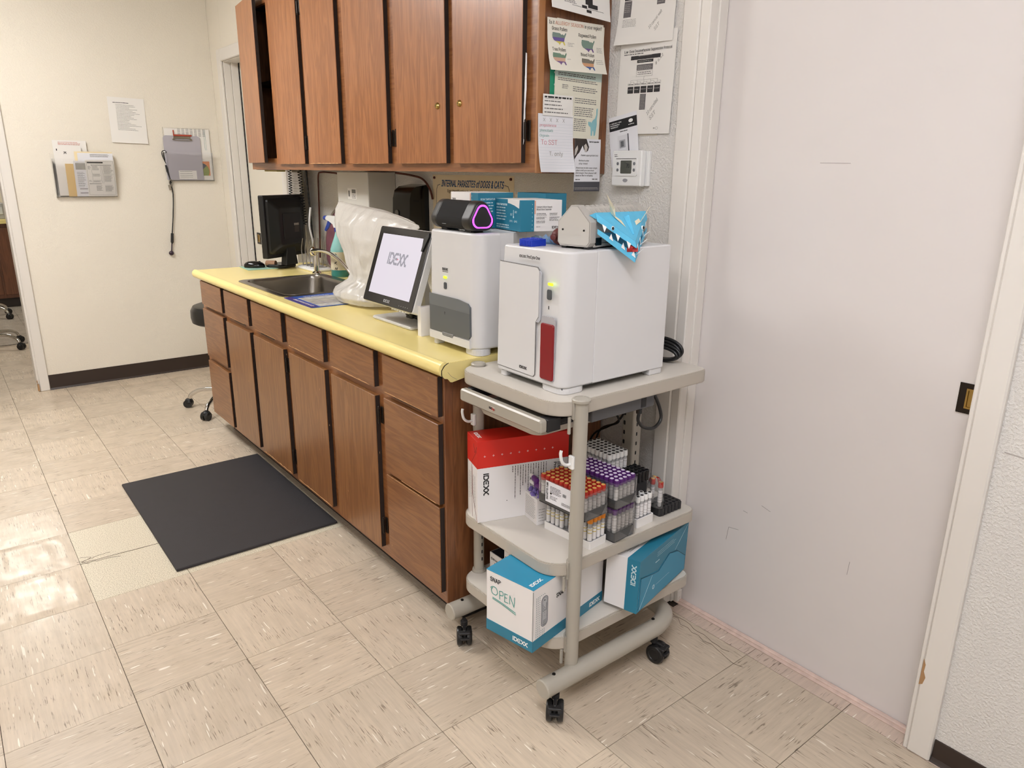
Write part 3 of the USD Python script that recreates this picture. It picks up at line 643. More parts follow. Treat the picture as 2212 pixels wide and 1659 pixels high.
tg = solo('red_tag', 'small red and white tag clipped to the top of the clipboard', 'tag', [slab(XL + .0165, XL + .019, 1.165, 1.285, 1.629, 1.640), slab(XL + .0165, XL + .019, 1.165, 1.172, 1.64, 1.668)], pm('rust_red', (168, 66, 44), .5))
ls = Thing('leash', 'black looped strap with a silver clasp and a dark knob hanging on the cream wall', 'strap', (XL, 1.12, 1.50))
xw = XL + .012
ls.add('hook', [lathe([(0, 0), (.004, 0), (.004, .02), (.006, .022), (0, .022)], 10, 'x', (XL, 1.098, 1.526))], WHITEP, world=True)
ls.add('loop', tube(spline([(xw, 1.108, 1.43), (xw + .004, 1.082, 1.50), (xw + .006, 1.084, 1.528), (xw + .008, 1.10, 1.532), (xw + .008, 1.106, 1.524), (xw + .004, 1.090, 1.518), (xw, 1.093, 1.49), (xw, 1.112, 1.43)], 6), .0028, 8), BLACKM, world=True)
ls.add('braid', tube([(xw, 1.098, 1.44), (xw, 1.104, 1.40), (xw, 1.118, 1.32)], [.006, .008, .005], 8), BLACKM, world=True)
ls.add('clasp', [tube(spline([(xw + .006, 1.105, 1.325), (xw + .01, 1.117, 1.345), (xw + .006, 1.128, 1.325), (xw + .004, 1.12, 1.30)], 5, True), .003, 8, True), tube([(xw + .006, 1.104, 1.31), (xw + .006, 1.108, 1.275)], [.009, .007], 10)], pm('clasp_silver', (160, 152, 140), .35, metal=.7), world=True)
ls.add('cord', tube(spline([(xw, 1.112, 1.33), (xw, 1.122, 1.25), (xw, 1.105, 1.10), (xw, 1.083, .97)], 5), .0035, 8), BLACKM, world=True)
ls.add('grip', tube([(xw, 1.086, .985), (xw, 1.079, .925), (xw, 1.077, .915)], [.0085, .0095, .004], 10), BLACKM, world=True)
ls.add('knob', [ball((xw + .002, 1.065, .850), (.014, .0165, .016), 14), tube([(xw, 1.077, .92), (xw, 1.068, .862)], .004, 8)], pm('plum_knob', (54, 38, 52), .35), world=True)

# ---------------------------------------------------------------- floor mat, stools
mt = solo('floor_mat', 'charcoal rubber mat on the floor in front of the base cabinet', 'mat', [slab(-.975, -.033, .268, .902, .0006, .0115, r=.004, c=.003)], pm('mat_charcoal', (44, 41, 44), .62, bump=(900, .0012, .8), var=(40, .08)))
def stool(label, x, y, ang, seat=True, hub=.075):
    t = Thing('rolling_stool', label, 'stool', (x, y, 0))
    if seat:
        t.add('seat', lathe([(0, .535), (.165, .535), (.182, .545), (.188, .575), (.186, .615), (.172, .64), (.15, .647), (0, .65)], 40), BLACK, smooth=40)
        t.add('column', lathe([(0, .06), (.03, .06), (.03, .30), (.019, .30), (.019, .535), (0, .535)], 20), CHROME, smooth=40)
    else:
        t.add('column', lathe([(0, .06), (.045, .06), (.03, .14), (.025, .45), (0, .45)], 20), BLACK, smooth=40)
    for k in range(5):
        a = ang + k * 2 * math.pi / 5; d = np.array([math.cos(a), math.sin(a), 0])
        pts = spline([d * .02 + [0, 0, .118], d * .11 + [0, 0, .118], d * .19 + [0, 0, .112], d * .245 + [0, 0, .085], d * .262 + [0, 0, .058]], 5)
        lg = t.add('leg', tube(pts, np.linspace(.015, .0115, len(pts)), 12), CHROME, smooth=60)
        q = np.array([-d[1], d[0], 0])
        m = [trimesh.creation.cylinder(.025, .018, sections=18) for _ in (0, 1)]
        for s, mm in zip((-1, 1), m):
            mm.apply_transform(trimesh.geometry.align_vectors([0, 0, 1], q)); mm.apply_translation(d * .272 + q * s * .0125 + [0, 0, .0255])
        t.add('caster', m + [ball(d * .268 + [0, 0, .036], (.026, .026, .024), 12)], BLACK, parent=lg)
    t.add('hub', lathe([(0, .085), (.03, .085), (.05, .10), (.05, .125), (.03, .14), (0, .14)], 20), CHROME, smooth=40)
    return t
stool('round black stool on chrome legs half hidden behind the far end of the base cabinet', -1.86, 1.07, -.906)
st2 = stool('chrome star-base chair just inside the left doorway', -4.52, -.02, .88, False)
st3 = stool('darker star-base chair further back in the far room', -6.02, .02, .9, False)

# ---------------------------------------------------------------- the far room through the doorway
fc = Thing('far_cabinet', 'brown base cabinet seen through the left doorway', 'cabinet', (-6.7, .3, 0))
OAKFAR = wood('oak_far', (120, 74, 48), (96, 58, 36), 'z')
fc.add('body', slab(-7.2, -6.56, -.6, 1.2, .10, .86), OAKFAR, world=True)
fc.add('toe_kick', slab(-7.2, -6.62, -.6, 1.2, 0, .10), RUBBER, world=True)
for k in range(4): fc.add('door', slab(-6.56, -6.542, -.58 + k * .43, -.17 + k * .43, .14, .82), OAKFAR, world=True)
fc.add('worktop', slab(-7.2, -6.52, -.62, 1.22, .86, .90), YELLOW, world=True)
ins = Thing('far_instrument', 'silver bench instrument on the far room counter', 'instrument', (-6.75, .1, .90))
ins.add('body', slab(-.14, .14, -.5, .30, 0, .16, r=.02, c=.006), pm('silver_plastic', (176, 176, 174), .35, metal=.3))
ins.add('panel', slab(.14, .146, -.3, .28, .05, .12), pm('display_panel', (205, 208, 206), .4))
for k in range(5): ins.add('button', slab(.146, .15, -.05 + .06 * k, -.015 + .06 * k, .07, .10), pm('grey_key', (110, 112, 112), .4))
fw = Thing('far_shelf_unit', 'white framed glass-fronted unit on the far room wall', 'shelf unit', (-7.24, 0, 1.25))
fw.add('frame', [slab(-.05, 0, -.6, .7, z, z + .035) for z in (0, .28, .62)] + [slab(-.05, 0, y, y + .035, .035, .62) for y in (-.6, -.2, .2, .665)], WHITEP)
for a, b in ((-.56, -.2), (-.165, .2), (.235, .665)): fw.add('pane', slab(-.03, -.024, a, b, .035, .62), pm('dark_glass', (78, 82, 84), .1))

# ---------------------------------------------------------------- things on the worktop, far end
mp = solo('mouse_pad', 'thin pale green mouse pad at the far left corner of the worktop', 'mouse pad', rot(slab(-.09, .09, -.095, .095, 0, .003, r=.008), 0, 0, -.06, (-1.462, 1.175, ZT)), pm('pad_green', (150, 186, 168), .6))
ms = Thing('computer_mouse', 'black computer mouse on the pale green pad', 'mouse', (-1.468, 1.142, ZT + .003), rz=.98)
n = 14; R_ = []
for z, k in ((0, .94), (.008, 1.0), (.018, .95), (.027, .78), (.033, .5), (.035, .15)):
    a = np.linspace(0, 2 * np.pi, 25)[:-1]; R_.append(np.stack([.058 * k * np.cos(a) - .006 * (1 - k), .031 * k * np.sin(a), np.full(24, z)], 1))
ms.add('shell', loft(R_), BLACKG, smooth=60)
ms.add('wheel', lathe([(0, -.003), (.007, -.003), (.007, .003), (0, .003)], 14, 'y', (.028, 0, .0285)), BLACKM)
mo = Thing('monitor', 'black flat monitor seen from behind at the far end of the worktop', 'monitor', (-1.40, 1.30, ZT), rz=.504)
mo.add('front_frame', slab(-.022, .012, -.165, .165, .062, .392, r=.006, c=.003, axis='x'), BLACK)
mo.add('screen', slab(-.0235, -.0215, -.152, .152, .082, .378), BLACKG)
bk = [np.array([(x, *p) for p in rrect(-.150 + d, .150 - d, .082 + d * .9, .378 - d * .9, .02, 4)]) for x, d in ((.0115, 0), (.024, .004), (.040, .035), (.052, .05), (.055, .06))]
mo.add('back_shell', loft(bk), BLACK, smooth=30)
mo.add('back_panel', slab(.054, .059, -.07, .07, .16, .30, r=.008, axis='x'), BLACKM)
mo.add('badge', slab(.0588, .0598, .012, .052, .232, .244, c=.0003), pm('silver_badge', (150, 142, 132), .35, metal=.6))
mo.add('sticker', slab(.0588, .0593, .014, .052, .195, .230, c=.0002), pm('dark_sticker', (58, 50, 44), .5))
mo.add('neck', loft([np.array([(x + .02, y, z) for x, y in rrect(-.02, .02, -w, w, .006, 3)]) for z, w in ((.018, .05), (.10, .036), (.2, .04))]), BLACK, smooth=40)
mo.add('foot', slab(-.10, .030, -.075, .065, 0, .02, r=.04, c=.006, n=8), BLACK)
rl = solo('tape_roll', 'tan paper roll with a reddish end lying under the monitor', 'roll', rot(lathe([(0, 0), (.016, 0), (.018, .002), (.018, .055), (.0, .055)], 18, 'x'), 0, 0, .75, (-1.455, 1.205, ZT + .0215)), pm('tan_roll', (150, 112, 84), .7), smooth=40)
hs = Thing('paper_sheet', 'white printed sheets with a blue edge hanging behind the monitor', 'paper', (-1.64, 1.46, .98))
ph = Paper(hs, .262, .42, (-1.772, 1.4655, .985), (1, 0, 0), (0, 0, 1), lambda u, v: .002 + .006 * (1 - v), PAPERB)
prr = random.Random(31)
ph.print('print', para(.03, .25, .40, 26, .0022, .014, prr, .6), INKL)
ph.print('blue_edge', plate(0, .006, 0, .42), pm('blue_edge', (70, 110, 150), .6))
def coil(label, x0, x1, y, z0, z1, r, pitch):
    n = int((z1 - z0) / pitch); k = np.arange(n * 8 + 1) / 8.0; z = z1 - k * pitch; f = k / n
    p = np.stack([x0 + (x1 - x0) * f + r * np.cos(2 * np.pi * k), y + r * np.sin(2 * np.pi * k), z], 1)
    return solo('coiled_cord', label, 'cable', tube(p, .0024, 6), BLACK, smooth=60)
coil('black coiled cord hanging in front of the white sheets', -1.598, -1.612, 1.435, 1.20, 1.43, .0085, .0135)
coil('black coiled cord hanging at the right edge of the white sheets', -1.452, -1.412, 1.43, 1.12, 1.43, .010, .0145)
solo('black_cable', 'thick black cable running down the wall beside the coiled cords', 'cable', tube(spline([(-1.405, 1.45, 1.43), (-1.40, 1.45, 1.38), (-1.39, 1.45, 1.25), (-1.40, 1.46, 1.10), (-1.395, 1.47, .92)], 6), .0055, 8), BLACK, smooth=60)
solo('white_cable', 'white cable hanging down just right of the monitor', 'cable', tube(spline([(-1.352, 1.44, 1.22), (-1.36, 1.43, 1.12), (-1.35, 1.44, 1.02), (-1.365, 1.44, .91)], 6), .006, 8), WHITEP, smooth=60)
RUST = pm('red_brown_cable', (92, 42, 30), .5)
solo('red_cable', 'red-brown cable along the wall cabinet and down the wall to the worktop', 'cable', tube(spline([(-.90, 1.50, 1.402), (-1.05, 1.51, 1.395), (-1.20, 1.52, 1.404), (-1.36, 1.52, 1.407), (-1.415, 1.525, 1.39), (-1.425, 1.525, 1.30), (-1.44, 1.525, 1.12), (-1.45, 1.52, .93)], 6), .0045, 8), RUST, smooth=60)
solo('red_cable', 'red-brown cable sagging under the wall cabinet beside the parasite poster', 'cable', tube(spline([(-.50, 1.50, 1.41), (-.38, 1.51, 1.40), (-.30, 1.52, 1.385), (-.25, 1.525, 1.345), (-.235, 1.53, 1.30)], 6), .0045, 8), RUST, smooth=60)

# rack, bottle, oval
rk = Thing('drying_rack', 'white based drying rack with bent grey wire prongs behind the sink', 'rack', (-1.222, 1.388, ZT))
rk.add('base', [slab(-.122, .115, -.058, .055, 0, .016, r=.03, c=.005, n=6), slab(-.110, .104, -.048, .046, .016, .0195, r=.025, c=.002, n=6)], WHITEP)
for k in range(4):
    x = -.075 + k * .05
    p = spline([(x, -.035, .0195), (x - .004, -.036, .06), (x - .012, -.034, .11), (x + .004, -.03, .165)], 6)
    q = spline([(x + .012, .03, .0195), (x + .012, .03, .10), (x + .016, .03, .168)], 6)
    rk.add('prong', [tube(p, .0028, 8), tube(spline([(x, -.035, .0215), (x + .006, 0, .0215), (x + .012, .03, .0215)], 4), .0028, 8)], WIREG, smooth=60)
    rk.add('prong', tube(q, .0028, 8), WIREG, smooth=60)
bt = Thing('spray_bottle', 'spray bottle of teal liquid with a white head and blue trigger behind the sink', 'bottle', (-.905, 1.388, ZT), rz=math.atan2(-.62, -.78))
TQ = pm('teal_bottle', (140, 194, 188), .28, var=(5, .06)); 
bt.add('bottle', lathe([(0, 0), (.040, 0), (.045, .006), (.046, .12), (.044, .14), (.036, .165), (.024, .195), (.0165, .22), (.0155, .232), (0, .232)], 28), TQ, smooth=40)
bt.add('liquid_band', lathe([(.0455, .004), (.0464, .008), (.0464, .034), (.0455, .036)], 28), pm('teal_liquid', (58, 128, 118), .25), smooth=40)
bt.add('label_wrap', lathe([(.0462, .036), (.0468, .037), (.0468, .126), (.0462, .127)], 28), pm('label_cream', (216, 206, 176), .6), smooth=40)
def wrap(m, r, a0):
    v = m.vertices; a = a0 + v[:, 0] / r; rr_ = r + v[:, 2]; m = m.copy(); m.vertices = np.stack([rr_ * np.cos(a), rr_ * np.sin(a), v[:, 1]], 1); return m
scr = [spline([(0, .0, 0), (.006, .012, 0), (.010, .002, 0), (.014, .013, 0)], 4), spline([(.0, .03, 0), (.012, .04, 0), (.002, .036, 0), (.014, .028, 0)], 4), spline([(.0, .055, 0), (.007, .068, 0), (.013, .056, 0), (.003, .061, 0)], 4), spline([(.002, .074, 0), (.012, .078, 0), (.006, .082, 0)], 4)]
bt.add('handwriting', [wrap(strokes([l[:, :2]], .0022), .0469, 5.75 + math.pi - 1.2) .apply_translation([0, 0, .038]) for l in scr], INK)
BLU = pm('trigger_blue', (34, 62, 150), .35)
bt.add('collar', lathe([(.0, .226), (.0195, .226), (.0195, .246), (0, .246)], 20), BLU)
hp_ = [(-.030, .262), (-.028, .300), (.050, .304), (.058, .298), (.060, .286), (.040, .276), (.022, .262), (.017, .246), (-.017, .246)]
bt.add('spray_head', prism(hp_, -.0165, .0165, 'y'), WHITEP)
bt.add('nozzle', [lathe([(0, 0), (.011, 0), (.011, .014), (.007, .02), (0, .02)], 12, 'x', (.058, 0, .292))], BLU)
bt.add('trigger', prism([(.034, .278), (.050, .284), (.058, .262), (.072, .232), (.066, .226), (.050, .246), (.042, .262)], -.008, .008, 'y'), BLU)
ov = Thing('oval_sleeve', 'mauve oval pad leaning on the wall behind the spray bottle', 'pad', (-1.185, 1.476, ZT))
ov.add('pad', rot(prism(affinity.scale(sg.Point(0, .165).buffer(.1, 12), 1.15, 1.62), -.008, .008, 'y'), -.18, 0, 0, (0, 0, 0)), pm('mauve', (120, 74, 84), .55, var=(14, .25)))
ov.add('rim', rot(prism(affinity.scale(sg.Point(0, .165).buffer(.1, 12), 1.25, 1.65).difference(affinity.scale(sg.Point(0, .165).buffer(.1, 12), 1.12, 1.5)), -.011, -.004, 'y'), -.18), pm('grey_rim', (140, 128, 118), .5))
wb = Thing('wall_box', 'pale grey metal box on the wall under the cabinet with a small sticker', 'wall box', (-.735, 1.54, 1.10))
wb.add('housing', slab(-.897, -.573, 1.393, 1.5385, 1.10, 1.413, c=.003), pm('box_grey', (205, 202, 194), .45), world=True)
wb.add('sticker', slab(-.785, -.69, 1.3922, 1.3934, 1.285, 1.337, c=.0002), PAPER, world=True)
wb.add('print', [face(m, (-.785, 1.3921, 1.285), (1, 0, 0), (0, 0, 1)) for m in [plate(.008, .024, .012, .04), plate(.045, .085, .028, .046)] + para(.045, .09, .022, 3, .003, .007, prr)], INKG, world=True)
dp = Thing('dispenser', 'glossy black soap and towel dispenser on the wall under the cabinet', 'dispenser', (-.352, 1.54, 1.0))
prof = [(1.54, 1.0), (1.455, 1.0), (1.442, 1.03), (1.438, 1.20), (1.442, 1.30), (1.452, 1.335), (1.475, 1.352), (1.54, 1.362)]
dp.add('housing', prism(prof[::-1], -.432, -.282, 'x'), BLACKG, world=True, smooth=30)
dp.add('window', slab(-.405, -.375, 1.434, 1.4395, 1.17, 1.25, r=.012, axis='y'), pm('smoked_window', (70, 66, 60), .15), world=True)
po = Thing('poster', 'tan parasite chart with a dark blue heading on the wall under the cabinet', 'poster', (.05, 1.54, 1.1))
TAN = pm('tan_paper', (230, 214, 184), .75)
pp = Paper(po, .575, .46, (-.245, 1.5395, .945), (1, 0, 0), (0, 0, 1), None, TAN, n=4)
NAVY = pm('navy_ink', (30, 74, 122), .7)
tt = text('INTERNAL PARASITES of DOGS & CATS', .026, bold=True, w=.44); v = tt.vertices; v[:, 0] += v[:, 1] * .22
pp.print('heading', tt.apply_translation([.068, .412, 0]), NAVY)
pp.print('subheading', text('Egg identification by Direct Flotation Method', .0125, w=.36).apply_translation([.115, .388, 0]), pm('brown_ink', (78, 58, 40), .7))
pp.print('border', strokes([[(.06, .42), (.04, .416), (.032, .40), (.02, .25)], [(.515, .424), (.538, .42), (.546, .405), (.55, .25)]], .0028), INKG)
pp.print('print', para(.05, .11, .345, 1, .006, .01, prr), INKL)
for x in (-.228, .312): po.add('push_pin', ball((x, 1.536, 1.392), .006, 8), pm('maroon_pin', (84, 26, 26), .4), world=True)

# ---------------------------------------------------------------- plastic bag, chart mat, tablet
bg = Thing('plastic_bag', 'crumpled translucent white plastic bag knotted in the middle beside the sink', 'bag', (-.12, 1.14, ZT))
rings = []; n = 120; a = np.linspace(0, 2 * np.pi, n + 1)[:-1]
for z, cx, cy, rx, ry, tw, am in ((.0015, -.01, 0, .12, .075, 0, .0), (.010, -.015, 0, .19, .11, 0, .006), (.032, -.02, 0, .215, .12, .03, .010), (.052, -.02, 0, .205, .112, .05, .012), (.075, -.015, 0, .17, .085, .08, .012), (.094, .01, .0, .145, .062, .1, .010),
    (.112, .02, .005, .15, .058, .12, .010), (.15, .02, .01, .185, .062, .12, .012), (.20, .012, .015, .235, .066, .12, .013), (.255, .0, .02, .285, .068, .1, .014), (.31, -.005, .03, .325, .062, .1, .014), (.352, .0, .04, .345, .045, .1, .012), (.374, .0, .045, .335, .018, .1, .006), (.378, .0, .047, .325, .004, .1, .002)):
    p = np.stack([np.cos(a), np.sin(a), np.full(n, z * 6)], 1)
    d = (meshkit.fbm(p * [3.2, 3.2, 2.2] + 7, 3, 5) - .5) * 2 * am + (np.abs(meshkit.noise(p * [7, 7, 1.2], 9) - .5) - .25) * am * 2.2
    zz = z + (0.016 * np.cos(a) * -1 - 0.03 * np.clip(np.cos(a), 0, 1) ** 2 if z > .3 else 0 * a) * ((z - .3) / .078 if z > .3 else 0)
    rings.append(np.stack([cx + (rx + d) * np.cos(a) - tw * .0, cy + (ry + d) * np.sin(a), np.maximum(zz + d * .3 * (z > .02), .001)], 1))
b0 = np.array(rings); fine = [b0[0]]
for k in range(len(b0) - 1):
    for s in (.2, .4, .6, .8, 1.0):
        q = b0[k] * (1 - s) + b0[k + 1] * s
        w = meshkit.fbm(q * 22 + 3, 3, 11)[:, None] - .5; nrm = np.stack([np.cos(a), np.sin(a), 0 * a], 1)
        w2 = np.abs(meshkit.noise(q * [26, 26, 9] + 9, 5) - .5)[:, None]
        fine.append(q + (nrm * (w * .009 - w2 * .012) if 0 < k < len(b0) - 2 else 0))
BAGM = usdkit.material(stage, LK + 'bag_film', {'g': ('texture_coordinate', {}), 'm': ('mapping', dict(scale=(1, 1, .5))), 'n': ('noise_texture', dict(scale=16.0, detail=5.0, distortion=1.8)), 'b': ('bump', dict(strength=.5, distance=.008)),
    'd': ('principled_bsdf', dict(base_color=lin((236, 233, 228)), roughness=.24, specular_ior_level=.5)), 't': ('translucent_bsdf', dict(color=lin((226, 220, 208)))), 'tr': ('transparent_bsdf', {}), 'x': ('mix_closure', dict(fac=.3)), 'y': ('mix_closure', dict(fac=.14))},
    [('g.object', 'm.vector'), ('m.vector', 'n.vector'), ('n.fac', 'b.height'), ('b.normal', 'd.normal'), ('d.BSDF', 'x.closure1'), ('t.BSDF', 'x.closure2'), ('x.closure', 'y.closure1'), ('tr.BSDF', 'y.closure2')], surface='y.closure')
bg.add('film', loft(np.array(fine)), BAGM, smooth=70)
ch = Thing('chart_mat', 'blue edged laminated photo chart lying at the front of the sink', 'chart', (-.29, 1.03, ZT))
ch.add('board', slab(-.138, .150, -.133, .15, .0002, .003, r=.012, c=.0006), pm('chart_blue', (44, 84, 168), .35, var=(6, .5)))
ch.add('board_edge', slab(-.136, .149, -.1335, -.10, .0025, .0033, c=.0002), pm('chart_purple', (66, 56, 128), .35))
for r_ in range(4):
    for c_ in range(4):
        ch.add('photo_cell', slab(-.085 + c_ * .058, -.029 + c_ * .058, -.092 + r_ * .053, -.041 + r_ * .053, .0028, .0035, c=.0002), pm('cell_%d' % ((r_ * 3 + c_) % 3), [(190, 188, 182), (176, 172, 160), (168, 162, 158)][(r_ * 3 + c_) % 3], .35, var=(50, .22)))
ch.add('print', [m.apply_translation([0, 0, .0034]) for m in para(-.07, .14, -.108, 2, .003, .008, prr, .9)] + [rot(m, 0, 0, 1.57, (-.1, -.06, .0030)) for m in para(0, .12, .01, 2, .004, .009, prr, .9)], WHITEI)
tb = Thing('touchscreen', 'white framed touchscreen showing a grey logo on a flat silver foot', 'touchscreen', (.3587, 1.05, ZT))
SILV = pm('silver_frame', (206, 205, 203), .33)
tb.add('foot', slab(-.187, .092, -.052, .125, 0, .012, r=.012, c=.004), SILV)
tilt = -.3321; o = np.array([-.1721, -.0943, .0764])
def on(m): return rot(m, tilt, 0, 0, o)
GF = ((1, 0, 0), (0, 0, 1))
def onp(m): return on(face(m, (0, 0, 0), *GF))
W_, H_ = .3443, .2759
pa = tb.add('frame', on(slab(0, W_, .0015, .032, 0, H_, r=.008, c=.005, axis='y')), SILV, smooth=30)
tb.add('glass', on(slab(.0028, W_ - .0028, 0, .004, .0028, H_ - .0028, r=.007, c=.001, axis='y')), pm('bezel_glass', (32, 31, 33), .14), parent=pa)
scx0, scx1, scz0, scz1 = .031, .312, .035, .248
SCRM = pm('lit_screen', (20, 20, 22), .25, emit=((224, 216, 226), .66))
tb.add('screen', on(slab(scx0, scx1, -.0005, .001, scz0, scz1, c=.0002)), SCRM, parent=pa)
lg = logo(.128); tb.add('screen_logo', onp(lg.apply_translation([.112, .142, .0006])).apply_translation([0, 0, 0]), pm('logo_grey', (20, 20, 20), .4, emit=((150, 147, 156), .55)), parent=pa) if False else None
lm = logo(.128, depth=.0003); s_ = lm.vertices; s_[:, 1] *= 1.35; lm.vertices = s_
tb.add('screen_logo', onp(lm.apply_translation([.108, .144, .0008])), pm('logo_grey', (40, 40, 42), .4, emit=((168, 165, 176), .5)), parent=pa)
tb.add('screen_dash', onp(plate(.165, .177, .163, .167, .0013)), pm('logo_pink', (60, 20, 30), .4, emit=((226, 96, 120), .6)), parent=pa)
tb.add('bezel_logo', onp(logo(.042).apply_translation([.15, .0125, .0004])), pm('logo_silver', (170, 170, 172), .4), parent=pa)
tb.add('touch_button', onp(cat([plate(.255 + .014 * k, .259 + .014 * k, .0125, .0155) for k in range(5)])), INKG, parent=pa)
tb.add('stylus_clip', on(prism([(.306, .247), (.330, .268), (.334, .255), (.318, .205), (.309, .205), (.310, .222)], -.004, .0, 'y')), BLACK, parent=pa)
tb.add('port_teeth', on(cat([slab(.20 + k * .018, .208 + k * .018, .008, .022, -.004, .0005, c=.0005) for k in range(6)])), WHITEP, parent=pa)
tb.add('stand_arm', cat([loft([np.array([(x, y + dy, z) for x, y in rrect(-.04, .04, -.02, .02, .01, 3)]) for z, dy in ((.008, .06), (.10, .055), (.18, .03))])]), SILV, smooth=30)
tb.add('cable', [tube(spline([(-.06, -.01, .055), (-.03, .02, .03), (.0, .03, .02), (.03, .02, .022), (.05, .0, .05)], 6), .006, 8), tube(spline([(-.05, .0, .06), (-.01, .0, .034), (.02, .03, .024), (.06, .05, .02)], 6), .005, 8), slab(-.03, .01, .0, .03, .022, .05, r=.006)], BLACK, smooth=60)
solo('white_box', 'small plain white box standing between the touchscreen and the analyzer', 'box', [slab(.5265, .547, .981, 1.042, ZT, .993, c=.0008), slab(.5272, .5463, .9805, .9825, .9925, .996, c=.0004)], CARTON)
bb = Thing('blue_bottle', 'dark blue bottle standing behind the touchscreen beside the white analyzer', 'bottle', (.575, 1.20, ZT))
bb.add('body', lathe([(0, 0), (.028, 0), (.03, .004), (.03, .11), (.016, .135), (.012, .16), (0, .16)], 20), pm('deep_blue', (22, 62, 116), .3), smooth=40)
bb.add('cap', lathe([(0, .155), (.014, .155), (.014, .18), (0, .18)], 16), WHITEP)
solo('power_brick', 'black power brick lying behind the touchscreen foot', 'adapter', slab(.53, .60, 1.06, 1.13, ZT, .94, r=.008, c=.004), BLACK)
solo('black_cable', 'black cable curving down between the white box and the analyzer', 'cable', tube(spline([(.595, 1.055, .99), (.612, 1.03, .985), (.622, 1.02, .95), (.622, 1.03, .905)], 6), .003, 8), BLACK, smooth=60)

# ---------------------------------------------------------------- white analyzer on the worktop
AW = pm('analyzer_white', (210, 209, 209), .34); AW2 = pm('analyzer_white_matte', (213, 212, 212), .42)
AG = pm('analyzer_grey', (92, 96, 98), .4); AGD = pm('analyzer_grey_light', (106, 110, 112), .4)
GREEN = pm('status_green', (60, 90, 10), .3, emit=((196, 250, 40), 1.6))
BTN = pm('button_slate', (72, 76, 80), .35)
FX = lambda m, x, y, z: face(m, (x, y, z), (1, 0, 0), (0, 0, 1))
ca = Thing('chemistry_analyzer', 'white upright analyzer with a dark grey drawer at the end of the worktop', 'analyzer', (.76, 1.13, ZT))
ZC = 1.252
def shell(x0, x1, y0, y1, z0, z1, rads, c, lean=0.0, n=8):
    rs = []
    for d, z in ((c, z0), (c * .3, z0 + c * .3), (0, z0 + c), (0, z1 - c), (c * .3, z1 - c * .3), (c, z1)):
        f = (z - z0) / (z1 - z0) * lean
        rs.append(np.array([(x, y, z) for x, y in rrect(x0 + d + f, x1 - d, y0 + d + f, y1, [max(r - d, .0005) for r in rads], n)]))
    return loft(rs)
ca.add('front_shell', shell(.640, .886, .961, 1.048, .915, ZC, (.0005, .0005, .008, .040), .008, .004), AW, world=True, smooth=40)
back = sg.Polygon([(.646, 1.049), (.881, 1.049), (.881, 1.10), (.802, 1.215), (.80, 1.36), (.646, 1.36)])
ca.add('rear_shell', prism(back, .912, ZC - .002), AW2, world=True)
pan = sg.Polygon([(.6415, .943), (.6425, 1.056), (.80, 1.056), (.848, 1.050), (.858, 1.040), (.860, .955), (.853, .945), (.76, .943)])
dp_ = ca.add('drawer', prism(pan, .9575, .966, 'y'), AG, world=True, label='dark grey drawer')
ca.add('drawer_lid', prism(sg.Polygon([(.6417, 1.022), (.642, 1.0575), (.80, 1.0575), (.848, 1.0515), (.8585, 1.041), (.8595, 1.022)]), .9568, .9585, 'y'), AGD, parent=dp_, world=True)
ca.add('lock_slot', FX(cat([plate(-.0012, .0012, -.005, .002), prism(sg.Point(0, .002).buffer(.0016), .0003, .0006)]), .7285, .9573, 1.006), BLACKM, parent=dp_, world=True)
lip = sg.Polygon([(.640, .917), (.858, .917), (.858, .9415), (.775, .9415), (.768, .934), (.716, .934), (.710, .9415), (.640, .9415)])
ca.add('lower_lip', prism(lip, .957, .966, 'y'), AW, world=True)
ca.add('finger_recess', slab(.712, .772, .9565, .9595, .9355, .945, c=.001), pm('recess_grey', (120, 122, 124), .4), world=True)
ca.add('foot', slab(.805, .883, .968, 1.03, ZT, .916, r=.028, c=.002, n=6), AW, world=True)
ca.add('foot', slab(.645, .665, .968, 1.0, ZT, .916, r=.006, c=.002), AW, world=True)
ca.add('foot', slab(.79, .80, 1.25, 1.32, ZT, .916, c=.002), AW, world=True)
ca.add('foot', slab(.648, .67, 1.25, 1.32, ZT, .916, c=.002), AW, world=True)
ca.add('status_light', slab(.7175, .7345, .9598, .9632, 1.1095, 1.117, r=.0036, c=.0008, axis='y'), GREEN, world=True)
ca.add('power_button', slab(.7195, .733, .9600, .963, 1.078, 1.0985, r=.004, c=.0008, axis='y'), BTN, world=True)
INKB = pm('label_black', (52, 50, 50), .5)
yc_ = .9635
ca.add('name_text', cat([FX(logo(.024).apply_translation([0, 0, .0008]), .703, yc_ + .003, 1.2265), FX(text('Catalyst One', .0066, bold=True, w=.048), .729, yc_ + .0025, 1.2265)]), INKB, world=True)
ca.add('maker_logo', cat([FX(logo(.030).apply_translation([0, 0, .0008]), .7105, yc_, 1.134)] + [FX(m, .7105, yc_ - .0005, 1.1295) for m in words(0, .03, 0, .0016, random.Random(2), .95)]), INKB, world=True)

